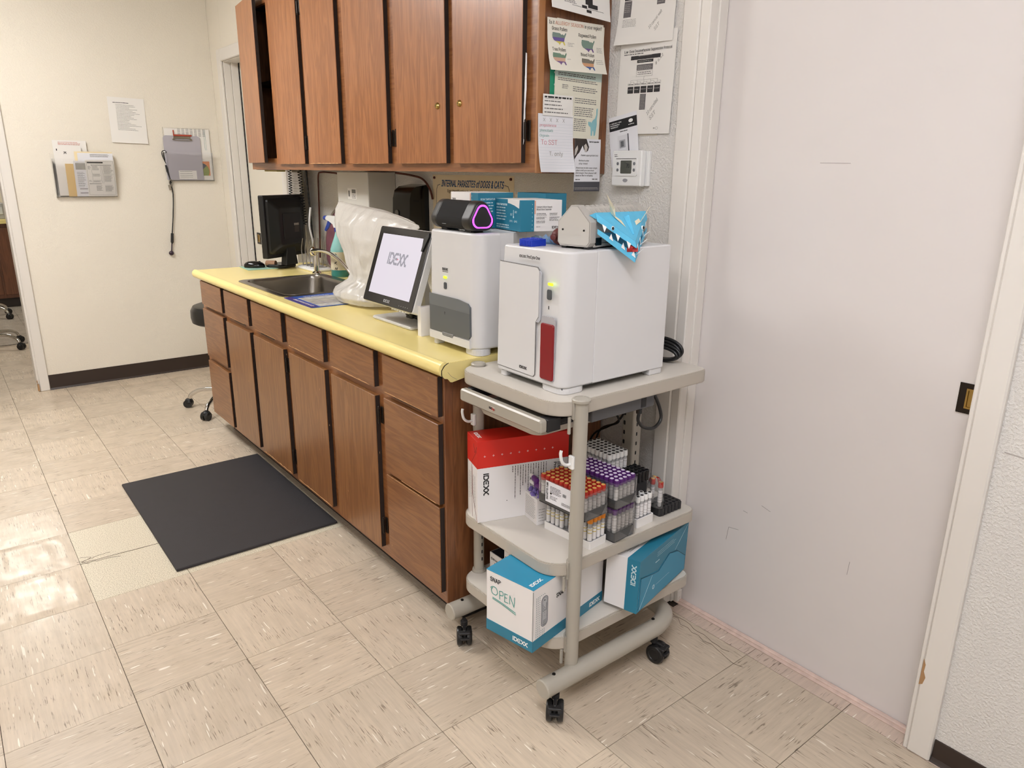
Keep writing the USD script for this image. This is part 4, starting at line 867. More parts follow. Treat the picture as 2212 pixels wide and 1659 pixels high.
# speaker on top of it
spk = Thing('bluetooth_speaker', 'black three-sided portable speaker with a glowing violet ring on the worktop analyzer', 'speaker', (.762, 1.000, ZC), rz=-.03)
def tri(r, k=1.0, n=10, ro=.42):
    g = sg.Polygon([(r * math.cos(t_), r * math.sin(t_)) for t_ in (math.pi / 2, math.pi * 7 / 6, math.pi * 11 / 6)]).buffer(-r * .30).buffer(r * .52, n)
    p = np.array(g.exterior.coords)[:-1]; q = np.linspace(0, 1, 61)[:-1]; ls_ = sg.LinearRing(p); 
    return np.array([ls_.interpolate(t_, normalized=True).coords[0] for t_ in q]) * k
T0 = tri(.05)
zc_ = .006 - T0[:, 1].min()
ring = lambda x, k: np.stack([np.full(60, x), T0[:, 0] * k, zc_ + T0[:, 1] * k], 1)
spk.add('body', loft([ring(x, k) for x, k in ((-.112, .78), (-.110, .90), (-.100, 1.0), (-.078, 1.01), (-.077, .985), (.066, .985), (.067, 1.02), (.096, 1.02), (.104, .97), (.107, .88), (.1075, .80))]), pm('speaker_shell', (30, 28, 28), .42), smooth=35)
spk.add('fabric', loft([ring(x, .992) for x in (-.074, .063)]), pm('speaker_cloth', (10, 10, 12), .85, bump=(1500, .001, .9)), smooth=35)
rp = sg.Polygon(T0 * .80).difference(sg.Polygon(T0 * .69))
VIO = pm('violet_light', (60, 10, 80), .3, emit=((186, 70, 255), 2.2))
def endface(g, x0, x1): return prism(affinity.translate(g, 0, zc_), x0, x1, 'x')
spk.add('light_ring', endface(rp, .1065, .1095), VIO, label='glowing violet ring')
spk.add('end_mesh', endface(sg.Polygon(T0 * .685), .1065, .1085), BLACKM)
for x in (-.08, .05): spk.add('foot', slab(x, x + .03, -.022, .022, 0, .0075), BLACKM)
spk.add('badge', rot(face(cat([slab(-.011, .011, -.0035, .0035, 0, .0006, c=.0002)]), (0, 0, 0), (1, 0, 0), (0, 0, 1)), -.5, 0, 0, (-.035, -.0385, .022)), pm('badge_grey', (90, 92, 94), .4), )
# cartons behind it
def carton(name, label, cat_, loc, rz, w, d, h, mat=CARTON, rot_=None, group=None):
    t = Thing(name, label, cat_, loc, rz, group, rot_); t.w, t.d, t.h = w, d, h
    t.add('carton', slab(0, w, 0, d, 0, h, c=.0009), mat); return t
def FR(t, m): return face(m, (0, 0, 0), (1, 0, 0), (0, 0, 1))                       # print on the front (y-) face
def RT(t, m): return face(m, (t.w, 0, 0), (0, 1, 0), (0, 0, 1))                     # print on the right (x+) face
def TP(t, m): return face(m, (0, 0, t.h), (1, 0, 0), (0, 1, 0))
ra = random.Random(77)
DOT = lambda x, y, r=.0011: prism(sg.Point(x, y).buffer(r, 3), .0003, .0006)
STRIPE = pm('salmon_stripe', (214, 160, 138), .5)
a_ = carton('reagent_box', 'white and teal carton at the back left on the worktop analyzer, above the speaker', 'box', (.578, 1.085, ZC), .0, .148, .135, .106)
a_.add('teal_side', [slab(.111, .1486, -.0006, .1356, -.0, .1058, c=.0006)], TEAL)
a_.add('stripe', FR(a_, plate(.1055, .111, 0, .104, .0005)), STRIPE)
a_.add('print', FR(a_, cat([text('Catalyst', .0055, w=.02).apply_translation([.008, .083, 0]), text('Pipette Tip', .0055, w=.029).apply_translation([.008, .075, 0])])), INKG)
a_.add('white_print', [FR(a_, DOT(.117, .012 + .012 * k).apply_translation([0, 0, .0006])) for k in range(8)] + [RT(a_, text('ROOM TEMPERATURE', .0055, bold=True, w=.056).apply_translation([.008, .084, .0006]))] +
       [RT(a_, m) for m in para(.008, .06, .078, 4, .0034, .0085, ra, .9, .001)], pm('carton_white_ink', (196, 218, 224), .6))
b_ = carton('reagent_box', 'teal and white carton turned at an angle, frontmost on the worktop analyzer', 'box', (.7309, 1.149, ZC), -.2033, .166, .138, .090)
b_.add('teal_side', [slab(-.0006, .1666, -.0006, .045, .0, .0898, c=.0006)], TEAL)
b_.add('stripe', RT(b_, plate(.045, .049, .05, .088, .0009)), STRIPE)
b_.add('torn_tape', [slab(.085, .160, -.0016, .03, .0895, .0908, c=.0003), prism([(.085, .0905), (.085, .079), (.10, .078), (.13, .073), (.157, .066), (.160, .0905)], -.0014, -.0006, 'y')], PAPER)
b_.add('white_print', [FR(b_, text('ROOM TEMPERATURE', .0055, bold=True, w=.072).apply_translation([.007, .071, .0006])), FR(b_, text('15°C - 30°C', .0055, w=.05).apply_translation([.095, .025, .0006]))] +
       [FR(b_, m) for m in para(.007, .075, .066, 5, .0034, .0085, ra, .9, .001)] + [FR(b_, m) for m in para(.007, .10, .016, 2, .0034, .0068, ra, .9, .001)] +
       [FR(b_, strokes([[(.122, .040), (.122, .060)]], .0022, z=.0009)), FR(b_, DOT(.122, .040, .0034).apply_translation([0, 0, .0006])), FR(b_, text('30 C', .006, w=.013).apply_translation([.130, .052, .0006])), FR(b_, text('15 C', .006, w=.013).apply_translation([.100, .044, .0006]))] +
       [RT(b_, DOT(.038, .008 + .0115 * k).apply_translation([0, 0, .0006])) for k in range(7)], pm('carton_white_ink', (196, 218, 224), .6))
b_.add('print', [RT(b_, text('Catalyst Lithium Heparin', .005, w=.052).apply_translation([.052, .068, 0])), RT(b_, text('Whole Blood Separator', .005, w=.05).apply_translation([.052, .061, 0]))] + [RT(b_, m) for m in para(.052, .088, .053, 3, .0013, .0026, ra) + para(.052, .088, .042, 3, .0013, .0026, ra) + para(.052, .088, .031, 3, .0013, .0026, ra) + para(.096, .128, .053, 3, .0013, .0026, ra) + para(.096, .13, .042, 5, .0013, .0026, ra) + para(.052, .07, .014, 1, .0013, .0026, ra)] +
       [RT(b_, logo(.03).apply_translation([.105, .008, .0003]))], INKG)
c_ = carton('reagent_box', 'plain teal carton furthest back on the worktop analyzer', 'box', (.648, 1.30, ZC - .002), -.05, .15, .085, .106, TEAL)

# ---------------------------------------------------------------- white analyzer on the cart
ZK = .880
an = Thing('blood_analyzer', 'large white analyzer with a red reagent door standing on the cart top', 'analyzer', (1.155, 1.13, ZK))
ZP = 1.238
an.add('front_shell', shell(1.018, 1.284, .938, 1.044, .897, ZP, (.0005, .0005, .006, .032), .007, .012), AW, world=True, smooth=40)
an.add('rear_shell', slab(1.022, 1.283, 1.0455, 1.322, .897, ZP - .0006, r=.004, c=.003), AW2, world=True)
an.add('chassis', slab(1.03, 1.272, .95, 1.31, .892, .899), AGD, world=True)
dr = sg.Polygon([(1.0215, .912), (1.172, .910), (1.178, .916), (1.179, 1.055), (1.190, 1.07), (1.190, 1.184), (1.182, 1.192), (1.0305, 1.194)])
do = an.add('door', prism(dr, .9365, .9425, 'y'), AW, world=True)
an.add('door_handle', prism(sg.Polygon([(1.1805, 1.055), (1.1915, 1.068), (1.1915, 1.186), (1.1975, 1.180), (1.1975, 1.062), (1.192, 1.055)]), .9365, .9395, 'y'), pm('handle_shade', (176, 178, 184), .4), parent=do, world=True)
an.add('door_gap', prism(sg.Polygon([(1.022, .910), (1.174, .908), (1.1805, .915), (1.1805, 1.054), (1.192, 1.069), (1.192, 1.186), (1.183, 1.194), (1.031, 1.196)]).difference(dr), .9372, .9395, 'y'), INKG, world=True)
rw = sg.Polygon(rrect(1.2015, 1.2545, .9105, 1.0755, .009, 5))
an.add('window_recess', prism(rw, .9366, .9392, 'y'), pm('recess_lilac', (168, 166, 170), .4), world=True)
an.add('reagent_door', slab(1.2035, 1.2525, .9325, .9385, .9135, 1.058, r=.006, c=.0015, axis='y'), pm('reagent_red', (128, 16, 26), .35), world=True, label='dark red reagent door')
an.add('status_light', slab(1.2225, 1.2425, .9364, .939, 1.153, 1.1605, r=.0036, c=.0008, axis='y'), GREEN, world=True)
an.add('power_button', slab(1.2205, 1.238, .9362, .939, 1.118, 1.1435, r=.005, c=.0008, axis='y'), BTN, world=True)
an.add('lock_mark', FX(cat([plate(-.0018, .0018, -.004, .003), prism(sg.Point(0, .003).buffer(.0018), .0003, .0006)]), 1.2275, .9382, 1.098), INKB, world=True)
an.add('name_text', cat([FX(logo(.026).apply_translation([0, 0, .0006]), 1.108, .9408, 1.2115), FX(text('ProCyte One', .0075, bold=True, w=.050), 1.137, .9402, 1.2115)]), INKB, world=True)
an.add('maker_logo', FX(logo(.030).apply_translation([0, 0, .0003]), 1.118, .9364, .922), INKB, parent=do, world=True)
an.add('foot', slab(1.185, 1.281, .944, 1.03, ZK, .8975, r=.03, c=.002, n=6), AW, world=True)
an.add('foot', slab(1.022, 1.046, .946, .985, ZK, .8975, r=.006, c=.002), AW, world=True)
an.add('foot', slab(1.25, 1.280, 1.27, 1.32, ZK, .8975, r=.003, c=.002), AW, world=True)
an.add('foot', slab(1.024, 1.05, 1.27, 1.32, ZK, .8975, r=.003, c=.002), AW, world=True)
# on top of it
blk = Thing('printed_block', 'small royal blue ridged block on the front left of the cart analyzer', 'block', (1.0923, .9509, ZP), rz=.105)
RB = pm('royal_blue', (24, 56, 178), .42)
blk.add('block', slab(0, .0445, 0, .053, 0, .0175, c=.0008), RB)
blk.add('front_ridge', [slab(.004 + k * .0054, .0072 + k * .0054, -.0014, .0005, .003, .0145, c=.0004) for k in range(7)], RB)
blk.add('top_relief', [slab(.003 + .013 * (k % 3), .013 + .013 * (k % 3), .004 + .016 * (k // 3), .016 + .016 * (k // 3), .017, .0192, r=.003) for k in range(9)], RB)
def crumple(nx, ny, w, d, h, seed):
    u, v = np.meshgrid(np.linspace(0, 1, nx), np.linspace(0, 1, ny)); P = np.stack([u * 5, v * 5, 0 * u], -1)
    z = np.abs(meshkit.fbm(P, 3, seed) - .5) * 2 * h + .001
    top = np.stack([(u - .5) * w, (v - .5) * d, z], -1).reshape(-1, 3); k = np.arange(nx * ny).reshape(ny, nx)
    f = np.vstack([np.stack([k[:-1, :-1], k[:-1, 1:], k[1:, 1:]], -1).reshape(-1, 3), np.stack([k[:-1, :-1], k[1:, 1:], k[1:, :-1]], -1).reshape(-1, 3)])
    m = trimesh.Trimesh(top, f, process=False); b = m.copy(); b.vertices = b.vertices - [0, 0, .0006]; b.invert(); return cat([m, b])
solo('plastic_film', 'crumpled light blue plastic film behind the blue block', 'film', rot(crumple(14, 12, .105, .10, .036, 4), 0, 0, .3, (1.088, 1.085, ZP)), clear('blue_film', (176, 214, 246), .08, haze=.3, hazecol=(190, 220, 246)))
bu = Thing('rubber_bulb', 'dark red rubber bulb lying beside the pointed grey device', 'bulb', (1.135, 1.045, ZP))
RBB = pm('bulb_red', (92, 36, 34), .5)
bu.add('bulb', ball((0.004, .004, .0225), (.022, .024, .022), 16), RBB, smooth=60)
bu.add('nozzle', tube([(.008, -.012, .022), (.020, -.034, .0235), (.021, -.036, .0235)], [.0095, .0085, .007], 12), RBB, smooth=60)

dv = Thing('tube_rocker', 'grey roof-shaped bench device with ribbed slopes on the cart analyzer', 'device', (1.1794, 1.0049, ZP), rz=.2259)
DG = pm('device_grey', (176, 172, 166), .42); DG2 = pm('device_panel', (188, 184, 177), .45)
def house(i=0.0, e=0.0):
    return sg.Polygon([(.0, .016), (.008, .006), (.088, .006), (.0966, .016), (.0966, .066), (.0585, .1055), (.0385, .1055), (.0, .066)]).buffer(-i).buffer(e)
dv.add('end_plate', prism(house(), 0, .024, 'y'), DG); dv.add('end_plate', prism(house(), .268, .292, 'y'), DG)
dv.add('end_panel', prism(house(.0055, .002), -.0012, .0005, 'y'), DG2)
dv.add('panel_groove', prism(house(.003).difference(house(.0042)), -.0006, .0006, 'y'), INKG)
for x in (.0155, .078): dv.add('screw', lathe([(0, -.0028), (.0022, -.0026), (.0026, -.0012), (0, -.0012)], 10, 'y', (x, 0, .046)), SCREW)
dv.add('housing', prism(house(.006), .024, .268, 'y'), DG2)
rib = []
for k in range(11):
    y0 = .026 + k * .022
    for sgn in (1, -1):
        f_ = lambda x: x if sgn > 0 else .097 - x
        pr = [(f_(.0485), .104), (f_(.0485), .098), (f_(.094), .062), (f_(.094), .070)]
        rib.append(prism(sg.Polygon(pr).buffer(0), y0, y0 + .014, 'y'))
dv.add('cooling_rib', rib, DG, kind='stuff')
dv.add('switch', slab(.0905, .0935, .03, .058, .008, .027, c=.001), BLACKG)
dv.add('base_rail', slab(.006, .0925, .024, .268, .004, .012), DG)
for x in (.008, .075):
    for y in (.004, .1, .235): dv.add('rubber_foot', slab(x, x + .014, y, y + .05, 0, .0065), BLACKM)
# paper dragon hung on the right-hand slope
dg = Thing('paper_dragon', 'sky blue folded paper dragon head with white teeth hanging from the grey device', 'paper craft', (1.1794, 1.0049, ZP), rz=.2259)
SKY = pm('sky_paper', (92, 186, 224), .6, var=(30, .06)); TOOTH = pm('tooth_paper', (240, 240, 240), .6); HORN = pm('horn_paper', (232, 222, 194), .65)
def solid(pts, th):
    """A folded paper plane: a polygon in space, given thickness."""
    p = np.array(pts, float); nrm = np.cross(p[1] - p[0], p[2] - p[0]); nrm /= np.linalg.norm(nrm)
    return loft([p - nrm * th / 2, p + nrm * th / 2])
A, Bk, Tip = np.array([.094, .022, .088]), np.array([.097, .268, .084]), np.array([.172, .086, .020])
dn_ = np.array([0.006, 0, -.020])
up_ = [A, Tip, Bk]
dg.add('upper_jaw', [solid(up_, .0016), solid([A, A + dn_, Tip + dn_ * .8, Tip], .0014), solid([Bk, Tip, Tip + dn_ * .8, Bk + dn_], .0014), solid([A + [-.012, -.008, -.006], A + [.01, .012, -.022], A], .0012)], SKY)
A2, B2, T2 = np.array([.101, .024, .046]), np.array([.101, .272, .036]), np.array([.170, .094, -.022])
dg.add('lower_jaw', [solid([A2 + [0, 0, -.006], T2 + [0, 0, -.004], B2 + [0, 0, -.006]], .0014), solid([A2 + [0, 0, .004], A2 + [0, 0, -.008], T2 + [0, 0, -.010], T2 + [0, 0, .012]], .0014), solid([B2 + [0, 0, .004], T2 + [0, 0, .012], T2 + [0, 0, -.010], B2 + [0, 0, -.008]], .0014)], SKY)
for s, (P0, P1) in enumerate(((A + dn_, Tip + dn_ * .8), (Bk + dn_, Tip + dn_ * .8))):
    for f_ in (.12, .46, .74) if s == 0 else (.12, .4, .66, .86):
        q = P0 + (P1 - P0) * f_; e = (P1 - P0) / np.linalg.norm(P1 - P0)
        dg.add('tooth', solid([q + [.0012, -.0012, .002], q + e * .014 + [.0012, -.0012, .002], q + e * .006 + [.003, -.001, -.015]], .0008), TOOTH)
for s, (P0, P1) in enumerate(((A2, T2), (B2, T2))):
    for f_ in (.30, .62, .90) if s == 0 else (.22, .52, .84):
        q = P0 + (P1 - P0) * f_ + [0, 0, .002]; e = (P1 - P0) / np.linalg.norm(P1 - P0)
        out = np.array([.012, .012, .012]) if s else np.array([.002, -.002, .015])
        dg.add('tooth', solid([q + [.0012, -.0012, 0], q + e * .013 + [.0012, -.0012, 0], q + e * .006 + out], .0008), TOOTH)
nu = np.cross(Tip - A, Bk - A); nu /= np.linalg.norm(nu); nu = nu if nu[2] > 0 else -nu
def U(a, b, h): return A + (Tip - A) * a + (Bk - A) * b + nu * h
dg.add('horn', [solid([U(.30, .26, .001), U(.52, .18, .001), U(.22, .19, .004), U(.08, .20, .006)], .0008), solid([U(.08, .20, .006), U(.22, .19, .005), U(.10, .18, .024), U(-.02, .10, .036)], .0008), solid([U(-.02, .10, .036), U(.10, .18, .024), U(-.10, .06, .05)], .0008)], HORN)
dg.add('horn', [solid([U(.34, .50, .001), U(.48, .42, .001), U(.40, .56, .004), U(.28, .62, .003)], .0008), solid([U(.40, .56, .004), U(.34, .62, .004), U(.16, .80, .034)], .0008)], HORN)
dg.add('snout_fold', [solid([U(.18, .40, .001), U(.22, .42, .012), U(.80, .12, .004), U(.78, .12, .001)], .0008), solid([U(.14, .52, .001), U(.10, .50, .012), U(.40, .34, .003)], .0008)], SKY)
e0 = A + (Tip - A) * .44 + np.array([.002, -.003, -.006])
dg.add('eye', [ball(e0, (.004, .004, .0055), 10)], TOOTH); dg.add('pupil', ball(e0 + [.002, -.0025, 0], (.0030, .0028, .004), 10), BLACKG)
e1 = Bk + (Tip - Bk) * .48 + np.array([.004, .002, -.006])
dg.add('eye', [ball(e1, (.004, .004, .0055), 10)], TOOTH); dg.add('pupil', ball(e1 + [.003, 0, 0], (.0028, .0028, .004), 10), BLACKG)
tw_ = []
for k in range(40):
    f_ = k / 39; an_ = f_ * 2.6 * math.pi; tw_.append((.150 + .022 * f_, .10 - .02 * f_ + .010 * math.sin(an_), .004 - .006 * f_ + .010 * math.cos(an_)))
tw_ = np.array(tw_); wd = np.array([.010, .010, 0])
dg.add('tongue', loft([np.array([p - wd * .5, p + wd * .5, p + wd * .5 + [0, 0, .0012], p - wd * .5 + [0, 0, .0012]]) for p in tw_]), pm('tongue_red', (176, 34, 34), .5))

# ---------------------------------------------------------------- the cart
ck = Thing('equipment_cart', 'taupe three-shelf equipment cart on black casters beside the base cabinet', 'cart', (1.113, 1.15, 0))
CX0, CX1, CY0, CY1 = .893, 1.333, .885, 1.470
PR, PL = (1.338, .955), (.908, .953)
base = sg.Polygon(rrect(CX0, CX1, CY0, CY1, (.03, .03, .062, .075), 10))
SHT = pm('shelf_top', (206, 200, 190), .45)
for z in (.880, .435, .210):
    g = base.difference(sg.Point(*PR).buffer(.0195, 12)).difference(sg.Point(*PL).buffer(.0195, 12)); core = g.buffer(-.004)
    sh = ck.add('shelf', [prism(core, z - .004, z)], SHT, world=True)
    ro = lambda d: np.array(base.buffer(-d, 8).exterior.coords)
    ck.add('edge_band', [prism(g, z - .034, z - .0035), prism(g.buffer(-.0018), z - .037, z - .034), prism(g.buffer(-.0018), z - .0035, z - .0012)], CARTG, parent=sh, world=True, smooth=30)
po_ = ck.add('post', lathe([(0, .10), (.0185, .10), (.0185, .884), (0, .884)], 24, 'z', (*PR, 0)), CARTT, world=True, smooth=40)
ck.add('post_cap', lathe([(0, .880), (.0235, .880), (.0240, .886), (.0215, .889), (.017, .8893), (.0168, .8885), (0, .8888)], 28, 'z', (*PR, 0)), CARTT, parent=po_, world=True, smooth=30)
for z in (.880, .435, .210):
    ck.add('shelf_clip', [prism(sg.Point(*PR).buffer(.0235, 12).difference(sg.Point(*PR).buffer(.0188, 12)).intersection(sg.box(1.25, .9, 1.336, 1.0)), z - .044, z + .004), slab(1.318, 1.326, .928, .936, z - .085, z - .04, r=.003, c=.001)], CARTT, parent=po_, world=True)
pl_ = ck.add('post', lathe([(0, .10), (.0165, .10), (.0165, .884), (0, .884)], 24, 'z', (*PL, 0)), CARTT, world=True, smooth=40)
ck.add('post_cap', lathe([(0, .8795), (.0215, .8795), (.0220, .885), (.0195, .888), (.015, .8883), (.0148, .8875), (0, .8878)], 28, 'z', (*PL, 0)), CARTT, parent=pl_, world=True, smooth=30)
ck.add('collar', [lathe([(.016, z), (.022, z), (.020, z + .008), (.016, z + .009)], 20, 'z', (*PL, 0)) for z in (.2095, .4345)], CARTT, parent=pl_, world=True)
ck.add('slot', [slab(PL[0] + .0162, PL[0] + .0172, PL[1] - .002, PL[1] + .003, z, z + .012, r=.002, axis='x') for z in (.25, .275, .30, .325, .35)], BLACKM, parent=pl_, world=True)
cl_ = ck.add('rear_column', slab(1.071, 1.119, 1.40, 1.44, .10, .845, r=.006), CARTT, world=True)
ck.add('slot', [slab(1.116, 1.1196, 1.414, 1.422, z, z + .014, r=.003, axis='x') for z in np.arange(.46, .84, .032)] + [slab(1.078, 1.086, 1.3992, 1.4005, z, z + .014, r=.003, axis='y') for z in np.arange(.46, .84, .032)], BLACKM, parent=cl_, world=True)
ZB, RB_ = .103, .0265
u = spline([(1.352, .842, ZB), (1.352, 1.0, ZB), (1.352, 1.22, ZB), (1.350, 1.30, ZB), (1.325, 1.362, ZB), (1.27, 1.385, ZB), (1.12, 1.387, ZB), (.98, 1.385, ZB), (.928, 1.362, ZB), (.912, 1.30, ZB), (.910, 1.10, ZB), (.910, .842, ZB)], 8)
bt_ = ck.add('base_tube', tube(u, RB_, 20), CARTT, world=True, smooth=50)
for x in (1.352, .910): ck.add('end_cap', lathe([(0, -.004), (.024, -.004), (.027, -.001), (.027, .003), (0, .003)], 24, 'y', (x, .842, ZB)), CARTT, parent=bt_, world=True)
for x, y in ((1.349, .882), (1.345, 1.285), (.912, .885)): ck.add('bolt', lathe([(0, 0), (.0052, 0), (.0048, .0025), (.0025, .0028), (.002, .0018), (0, .0018)], 12, 'z', (x, y, ZB + RB_ - .0008)), SCREW, parent=bt_, world=True)
def caster(x, y, yaw, ztop=ZB - RB_ + .002):
    q = np.array([math.cos(yaw), math.sin(yaw), 0]); p = np.array([-q[1], q[0], 0]); m = []
    W = lambda prof: trimesh.geometry.align_vectors([0, 0, 1], q)
    for s in (-1, 1):
        w = lathe([(0, -.009), (.024, -.009), (.0285, -.006), (.0295, -.002), (.0295, .004), (.027, .008), (.018, .0095), (.016, .0075), (0, .0075)], 26)
        if s < 0: w.vertices = w.vertices * [1, 1, -1]; w.invert()
        w.apply_transform(W(0)); w.apply_translation(np.array([x, y, .0298]) + q * s * .0145); m.append(w)
    c = ck.add('caster', m, BLACK, world=True, smooth=35)
    ck.add('fork', [lathe([(0, .058), (.011, .058), (.011, .072), (.007, .074), (.007, ztop), (0, ztop)], 14, 'z', (x - p[0] * .016, y - p[1] * .016, 0)),
                    rot(slab(-.005, .005, -.022, .022, .022, .062, r=.004, c=.002), 0, 0, yaw, (x, y, 0)), rot(slab(-.019, .019, .012, .03, .050, .058, r=.004, c=.002), 0, 0, yaw, (x, y, 0))], BLACKM, parent=c, world=True)
    ck.add('brake_tab', rot(slab(-.014, .014, .024, .034, .034, .040, r=.003, c=.001), 0, 0, yaw, (x, y, 0)), BLACKM, parent=c, world=True)
caster(1.366, .874, .80 + math.pi); caster(.950, .866, 1.0 + math.pi); caster(1.372, 1.285, -1.45); caster(.94, 1.28, .5)
# keyboard drawer under the top
DRW = pm('drawer_grey', (160, 154, 142), .3)
dw = ck.add('keyboard_drawer', [slab(.950, 1.300, .858, .880, .802, .838, r=.008, c=.004, axis='y')], DRW, world=True, label='grey drawer front')
ck.add('drawer_label', FX(plate(0, .026, 0, .0125, .0004), 1.088, .8578, .812), pm('label_taupe', (178, 168, 156), .5), parent=dw, world=True)
ck.add('label_text', FX(text('Med', .0068, bold=True, w=.0115), 1.0893, .8574, .8155), INK, parent=dw, world=True); ck.add('label_text', FX(text('Dyn', .0068, bold=True, w=.0115), 1.1015, .8574, .8145), pm('label_red', (176, 40, 34), .5), parent=dw, world=True)
tray = loft([np.array([(x, y, z) for x, y in rrect(.985 + d, 1.262 - d, .878 + d, 1.235 - d, .03, 5)]) for z, d in ((.768, .030), (.775, .012), (.796, .004), (.8015, .002))])
ck.add('tray', tray, CARTG, parent=dw, world=True, smooth=30)
ck.add('slide', [slab(1.266, 1.2995, .881, .925, .802, .836, c=.002), slab(1.263, 1.285, .925, 1.26, .806, .838), slab(.955, .975, .881, 1.26, .806, .838), slab(1.285, 1.2885, .93, 1.22, .812, .826)], BLACKM, parent=dw, world=True, label='black drawer slide')
ck.add('power_bar', [slab(1.29, 1.312, 1.02, 1.26, .803, .8425, c=.002)], pm('bar_graphite', (82, 82, 84), .45), world=True)
def jhook(x, y, z):
    return tube(spline([(x, y + .0, z - .045), (x, y - .026, z - .048), (x, y - .044, z - .036), (x, y - .050, z - .014), (x, y - .048, z - .004)], 6), .0042, 10)
ck.add('hook', [jhook(PL[0], PL[1] - .008, .762), slab(PL[0] - .009, PL[0] + .009, PL[1] - .024, PL[1] - .014, .70, .735, r=.004)], WHITEP, world=True, smooth=50)
ck.add('hook', [jhook(PR[0] - .006, PR[1] - .008, .766), slab(PR[0] - .014, PR[0] + .004, PR[1] - .026, PR[1] - .016, .705, .74, r=.004)], WHITEP, world=True, smooth=50)
pc = Thing('looped_cable', 'black power cord plugged in under the cart top and looping down', 'cable', (1.30, 1.25, .78))
pc.add('plug', [slab(1.289, 1.313, 1.205, 1.23, .806, .842, r=.004), slab(1.294, 1.308, 1.206, 1.220, .786, .806, r=.004)], BLACK, world=True)
pc.add('cord', tube(spline([(1.301, 1.213, .786), (1.301, 1.212, .765), (1.303, 1.235, .742), (1.305, 1.275, .733), (1.303, 1.305, .752), (1.30, 1.298, .79), (1.30, 1.27, .835), (1.30, 1.262, .842)], 7), .0048, 10), BLACK, world=True, smooth=60)
solo('black_cable', 'thin black cables sagging behind the tube racks under the cart top', 'cable', [tube(spline([(1.06, 1.385, .80), (1.06, 1.38, .70), (1.075, 1.38, .665), (1.03, 1.38, .635), (.96, 1.38, .58), (.94, 1.36, .47)], 6), .0035, 8), tube(spline([(1.09, 1.388, .79), (1.092, 1.388, .71), (1.06, 1.385, .655), (.99, 1.38, .605), (.97, 1.37, .47)], 6), .0035, 8)], BLACK, smooth=60)
cc = []
for k in range(4):
    r_ = .052 + .004 * (k % 2); w_ = .020 + .004 * k
    cc.append(tube(spline([(1.185 + r_ * 1.15 * math.cos(a) , 1.425 + .012 * math.cos(a) + .006 * (k - 1.5), .880 + .0055 + w_ + w_ * math.sin(a)) for a in np.linspace(0, 2 * np.pi, 13)[:-1]], 4, True), .005, 8, True))
solo('coiled_cable', 'coiled black power cord behind the white analyzer on the cart', 'cable', cc, BLACK, smooth=60)

# ---------------------------------------------------------------- red carton on the middle shelf
ZM = .435
rx_ = carton('reagent_carton', 'tall white carton with a red top standing at the left of the middle shelf', 'carton', (.918, .906, ZM), -.30, .090, .2862, .253)
hz = .170
rx_.add('red_top', slab(-.0006, .0906, -.0006, .2868, hz, .2536, c=.0008), REDC, label='red top panel')
rx_.add('white_logo', [face(logo(.045).apply_translation([.018, .012, .0008]), (0, 0, .253), (1, 0, 0), (0, 1, 0))] + [RT(rx_, strokes([[(.022 + k * .0265, .203), (.022 + k * .0265, .2095)], [(.0188 + k * .0265, .2062), (.0252 + k * .0265, .2062)]], .0008, z=.0009)) for k in range(9)], WHITEI)
rx_.add('flap_edge', [FR(rx_, strokes([[(.042, .0), (.042, .17)]], .001)), FR(rx_, strokes([[(.088, .002), (.046, .075), (.044, .16)]], .0014)), FR(rx_, strokes([[(.058, .238), (.072, .214), (.088, .237)]], .0012, z=.0009)), FR(rx_, strokes([[(.04, .175), (.055, .19), (.088, .225)]], .0006, z=.0009))], pm('flap_shadow', (120, 60, 54), .6))
vl = lambda m, x, y: rot(m, 0, 0, -math.pi / 2, (x, y, 0))
rx_.add('black_logo', RT(rx_, vl(logo(.068), .018, .153)), INK)
rx_.add('title', [RT(rx_, vl(text('IDEXX', .0085, bold=True, w=.036), .252, .160)), RT(rx_, vl(text('ProCyte One', .0085, bold=True, w=.073), .240, .160))], INK)
ra2 = random.Random(9)
rx_.add('print', [RT(rx_, vl(m, .098, .165)) for k in range(14) for m in words(0, ra2.uniform(.02, .12) if k % 3 else ra2.uniform(.05, .13), .116 - k * .0082, .0018, ra2, .9)] + [RT(rx_, vl(m, .09, .06)) for m in words(0, .004, 0, .002, ra2)], INK)
rx_.add('front_print', [FR(rx_, vl(m, .012, .14)) for k in range(5) for m in words(0, ra2.uniform(.05, .11), .055 - k * .0125, .0022, ra2, .9)], INKG)
